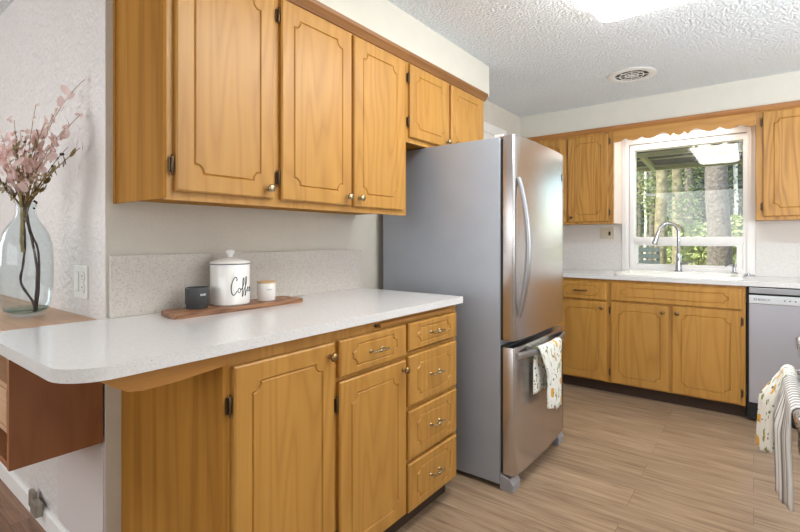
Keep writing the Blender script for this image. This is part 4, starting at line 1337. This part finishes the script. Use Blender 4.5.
stem((24, 150), 'pink eucalyptus stem low in the bouquet centre', 'pink', (22, 172), (0.0, -0.014), 0.085, leaves=6, leaf_r=0.023)
stem((66, 128), 'pink eucalyptus stem between the tallest and the lower right one', 'pink', (38, 155), (0.010, -0.006), 0.05, leaves=6, leaf_r=0.021)
stem((0, 130), 'pink eucalyptus stem cut by the left edge of the photo', 'pink', (10, 165), (-0.010, 0.006), 0.03, leaves=8, leaf_r=0.024)
stem((58, 166), 'olive leaf stem low on the right of the bouquet', 'olive', (38, 182), (0.014, -0.012), 0.06, leaves=7, leaf_r=0.018)
stem((16, 140), 'olive leaf stem rising left of the bouquet centre', 'olive', (18, 170), (-0.006, -0.012), 0.06, leaves=9, leaf_r=0.020)
stem((46, 186), 'lowest olive leaf stem over the right vase rim', 'olive', (34, 194), (0.016, -0.008), 0.06, leaves=7, leaf_r=0.017)
G = 'cream filler sprigs in the vase'
fl_ = 'small cream dried floret sprig filling the middle of the vase bouquet'
for k, tp in enumerate(((20, 130), (44, 165), (30, 158), (12, 150), (52, 172), (38, 176), (22, 172), (8, 168))):
    stem(tp, fl_, 'cream', None, (0.009 * math.cos(k * 2.1), 0.009 * math.sin(k * 2.1)), 0.03 + 0.01 * (k % 4), 0.0014, group=G, leaves=8, leaf_r=0.011, name='filler_sprig')
# dark twisted branches seen through the glass
def branch(pix, r, label, mat=STEMD, tint=None, dy=0.0):
    pts2 = [sp_pt(x, y, dy) for x, y in pix]
    for p in pts2: clampwall(p)
    t = thing('bare_branch', tuple(pts2[0]), label, 'branch')
    dense = []
    for a, b_, c_, d_ in zip([pts2[0]] + pts2[:-2], pts2[:-1], pts2[1:], pts2[2:] + [pts2[-1]]):
        for k in range(5):
            s = k / 5
            dense.append(0.5 * ((2 * b_) + (c_ - a) * s + (2 * a - 5 * b_ + 4 * c_ - d_) * s * s + (3 * b_ - a - 3 * c_ + d_) * s ** 3))
    dense.append(pts2[-1])
    n = len(dense)
    obj('stem', tube(BM(), dense, [r * (1 - 0.25 * k / n) * (1 + 0.12 * math.sin(k * 1.7)) for k in range(n)], 8), mat, t, smooth='all')
branch([(34, 312), (33, 302), (21, 283), (23, 265), (25, 245), (24, 225), (21, 204), (19, 185)], 0.0044, 'dark kinked branch bending left inside the vase', dy=0.01)
branch([(34.5, 312), (36, 295), (37, 270), (33, 245), (29, 228), (24, 208), (24, 185)], 0.0046, 'dark straight branch in the middle of the vase', dy=-0.006)
branch([(36, 311), (38.5, 290), (39, 262), (37, 246), (31, 232), (26, 206), (28, 188)], 0.0040, 'dark branch nearest the right side inside the vase', dy=-0.018)
branch([(23, 252), (21.5, 240), (22, 222), (21, 206), (20, 190)], 0.0058, 'short yellowish dried stalk ending halfway down the vase', STEMG, dy=0.022)

# ------------------------------------------------------------------ outdoors
obj('ground', bx(-40, 40, 4.55, 70, -0.5, -0.3), GRASS, loc=(0, 20, -0.4), kind='structure')
pr_ = thing('patio_roof', (-0.5, 5.6, 2.3), 'dark boarded patio roof with pale beams outside the window', 'roof')
zr = lambda y: 2.34 - 0.062 * (y - 4.5)
bm = BM()
prism(bm, [(4.52, zr(4.52)), (7.1, zr(7.1)), (7.1, zr(7.1) + 0.05), (4.52, zr(4.52) + 0.05)], 'x', -6, 5)
obj('roof_boards', bm, PATIO, pr_)
for yb_, hh in ((6.25, 0.05), (6.62, 0.015), (7.1, 0.06)):
    obj('beam', bx(-6, 5, yb_, yb_ + 0.05, zr(yb_) - hh, zr(yb_) - 0.004), PBEAM, pr_)
for k in range(7):
    xr = -3.55 + k * 1.22
    obj('rafter', prism(BM(), [(6.305, zr(6.305) - 0.06), (7.095, zr(7.095) - 0.06), (7.095, zr(7.095) - 0.004), (6.305, zr(6.305) - 0.004)], 'x', xr, xr + 0.05), PBEAM, pr_)

def gx(px, Y):
    u = (px - 400) / F_PX
    c_, s_ = math.cos(R(37.37)), math.sin(R(37.37))
    d = Y / (c_ + u * s_)
    return d * (-s_ + u * c_), d
def leaf_cloud(bm, c, rad, n, size, rnd, flat=1.0):
    for _ in range(n):
        while True:
            v = Vector((rnd.uniform(-1, 1), rnd.uniform(-1, 1), rnd.uniform(-1, 1)))
            if v.length < 1: break
        p = c + Vector((v.x * rad[0], v.y * rad[1], v.z * rad[2]))
        a = Vector((rnd.uniform(-1, 1), rnd.uniform(-1, 1), rnd.uniform(-0.6, 0.6) * flat)).normalized() * size * rnd.uniform(0.6, 1.3)
        b_ = a.cross(Vector((rnd.uniform(-1, 1), rnd.uniform(-1, 1), rnd.uniform(-1, 1)))).normalized() * size * 0.35
        bm.faces.new([bm.verts.new(q) for q in (p - a, p + b_, p + a, p - b_)])
def tree(px, Y, wpx, mat, leaf, label, cat='tree', lean=0.0, crown=(), group=None, flare=1.15, lsize=0.055):
    x, d = gx(px, Y)
    r = wpx * d / F_PX / 2 * 0.82
    t = thing('tree', (x, Y, -0.3), label, cat, group)
    rnd = random.Random(int(px * 13 + Y))
    H = 9.0
    pts, rs = [], []
    for k in range(19):
        z = -0.35 + H * k / 18
        pts.append((x + lean * (z - 1.2) + 0.02 * rnd.uniform(-1, 1), Y, z))
        rs.append(r * (1.04 - 0.045 * z + (flare - 1) * max(0, 1 - (z + 0.3) / 1.6)) * (1 + 0.03 * rnd.uniform(-1, 1)))
    obj('trunk', tube(BM(), pts, rs, 14), mat, t, smooth='all')
    bm = BM()
    for (dx, z, rx, rz, n) in crown:
        leaf_cloud(bm, Vector((x + dx, Y + 0.3, z)), (rx, rx, rz), int(n * 1.6), lsize, rnd)
    leaf_cloud(bm, Vector((x, Y, 6.5)), (1.6, 1.6, 2.4), 500, 0.14, rnd)
    obj('foliage', bm, leaf, t)
    return t
tree(718.5, 9.0, 25, BARK, CONI, 'thick grey-barked tree trunk nearest the window on the right', lean=-0.02, crown=((0.5, 2.2, 0.5, 0.5, 40),), flare=1.25)
tree(661, 11.0, 13, BARKM, CONL, 'mossy tree trunk left of centre in the window', crown=((-0.2, 2.3, 0.4, 0.6, 220), (0.3, 1.8, 0.4, 0.4, 120)))
tree(677, 12.5, 12, BARKM, CONL, 'mossy mid-distance tree behind the faucet', crown=((-0.2, 2.2, 0.6, 0.9, 420),))
tree(688, 13.5, 9, BARK, CONI, 'slim grey tree just left of the thick trunk', crown=((0.3, 2.5, 0.5, 0.9, 260),))
tree(652, 14.0, 7, BARK, CONI, 'slim dark grey tree at the left of the window', crown=((-0.3, 2.4, 0.6, 1.0, 260),))
tree(645.5, 13.0, 3.2, BARKW, CONL, 'thin pale trunk near the left edge of the window', crown=((0.0, 3.2, 0.4, 0.5, 120),), flare=1.0)
tree(736, 14.5, 5, BARKW, CONI, 'thin pale trunk at the right edge of the window', crown=((-0.2, 2.6, 0.6, 1.0, 300),))
tree(640, 16.0, 5, BARK, CONI, 'distant thin trunk at the far left edge of the window', crown=((0.2, 2.2, 0.9, 1.4, 500),))
# far row that closes the view
far = ((615, 20), (634, 22), (648, 21), (658, 23), (669, 20), (683, 22), (697, 21), (706, 24), (724, 21), (731, 23), (748, 21), (768, 22))
for k, (px, Y) in enumerate(far):
    tree(px, Y, 5 + (k * 5) % 4, BARK, (CONI, CONL, CONI)[k % 3], 'distant slender forest tree with green branches in the row behind the others', crown=((0.2, 1.7, 1.5, 1.6, 1300), (-0.2, 3.6, 1.5, 1.3, 1100)), lsize=0.11, group='far forest trees', flare=1.0)
def shrub(px, Y, zc, rx, rz, n, mat, label, group=None, size=0.09):
    x, d = gx(px, Y)
    rnd = random.Random(int(px * 17 + Y * 3))
    t = thing('shrub', (x, Y, -0.3), label, 'shrub', group)
    bm = BM()
    leaf_cloud(bm, Vector((x, Y, zc)), (rx, rx * 0.8, rz), n, size, rnd)
    obj('foliage', bm, mat, t)
    bm = BM()
    for k in range(4):
        tube(bm, [(x + 0.05 * k - 0.1, Y, -0.32), (x + rx * rnd.uniform(-0.5, 0.5), Y + rnd.uniform(-0.2, 0.2), zc)], [0.02, 0.008], 6)
    obj('stem', bm, STEMB, t)
shrub(699, 11.6, 1.00, 0.42, 0.55, 600, FERN, 'sunlit yellow-green shrub left of the thick trunk')
shrub(732, 10.6, 1.05, 0.40, 0.60, 600, FERN, 'sunlit yellow-green shrub right of the thick trunk')
shrub(686, 15.5, 0.75, 0.9, 0.6, 600, FERN, 'low pale shrub in the middle behind the faucet')
shrub(652, 16.5, 0.85, 1.0, 0.7, 600, CONL, 'low green shrub behind the garden bench')
shrub(668, 17.5, 1.1, 0.9, 0.8, 500, CONL, 'green shrub between the two mossy trunks')
# slatted bench on the lawn
bX, bD = gx(645, 9.6)
gb = thing('garden_bench', (bX, 9.6, -0.3), 'grey slatted garden bench low in the left of the window', 'bench')
for k in range(3):
    obj('back_slat', bx(bX - 0.30, bX + 0.22, 9.75, 9.78, 0.70 + k * 0.12, 0.79 + k * 0.12), BENCH, gb)
obj('seat', bx(bX - 0.30, bX + 0.22, 9.30, 9.74, 0.36, 0.40), BENCH, gb)
for a in (bX - 0.28, bX + 0.16):
    for b_ in (9.31, 9.69):
        obj('leg', bx(a, a + 0.05, b_, b_ + 0.04, -0.3, 0.3595), BENCH, gb)
    obj('back_post', bx(a, a + 0.05, 9.785, 9.82, -0.3, 1.05), BENCH, gb)
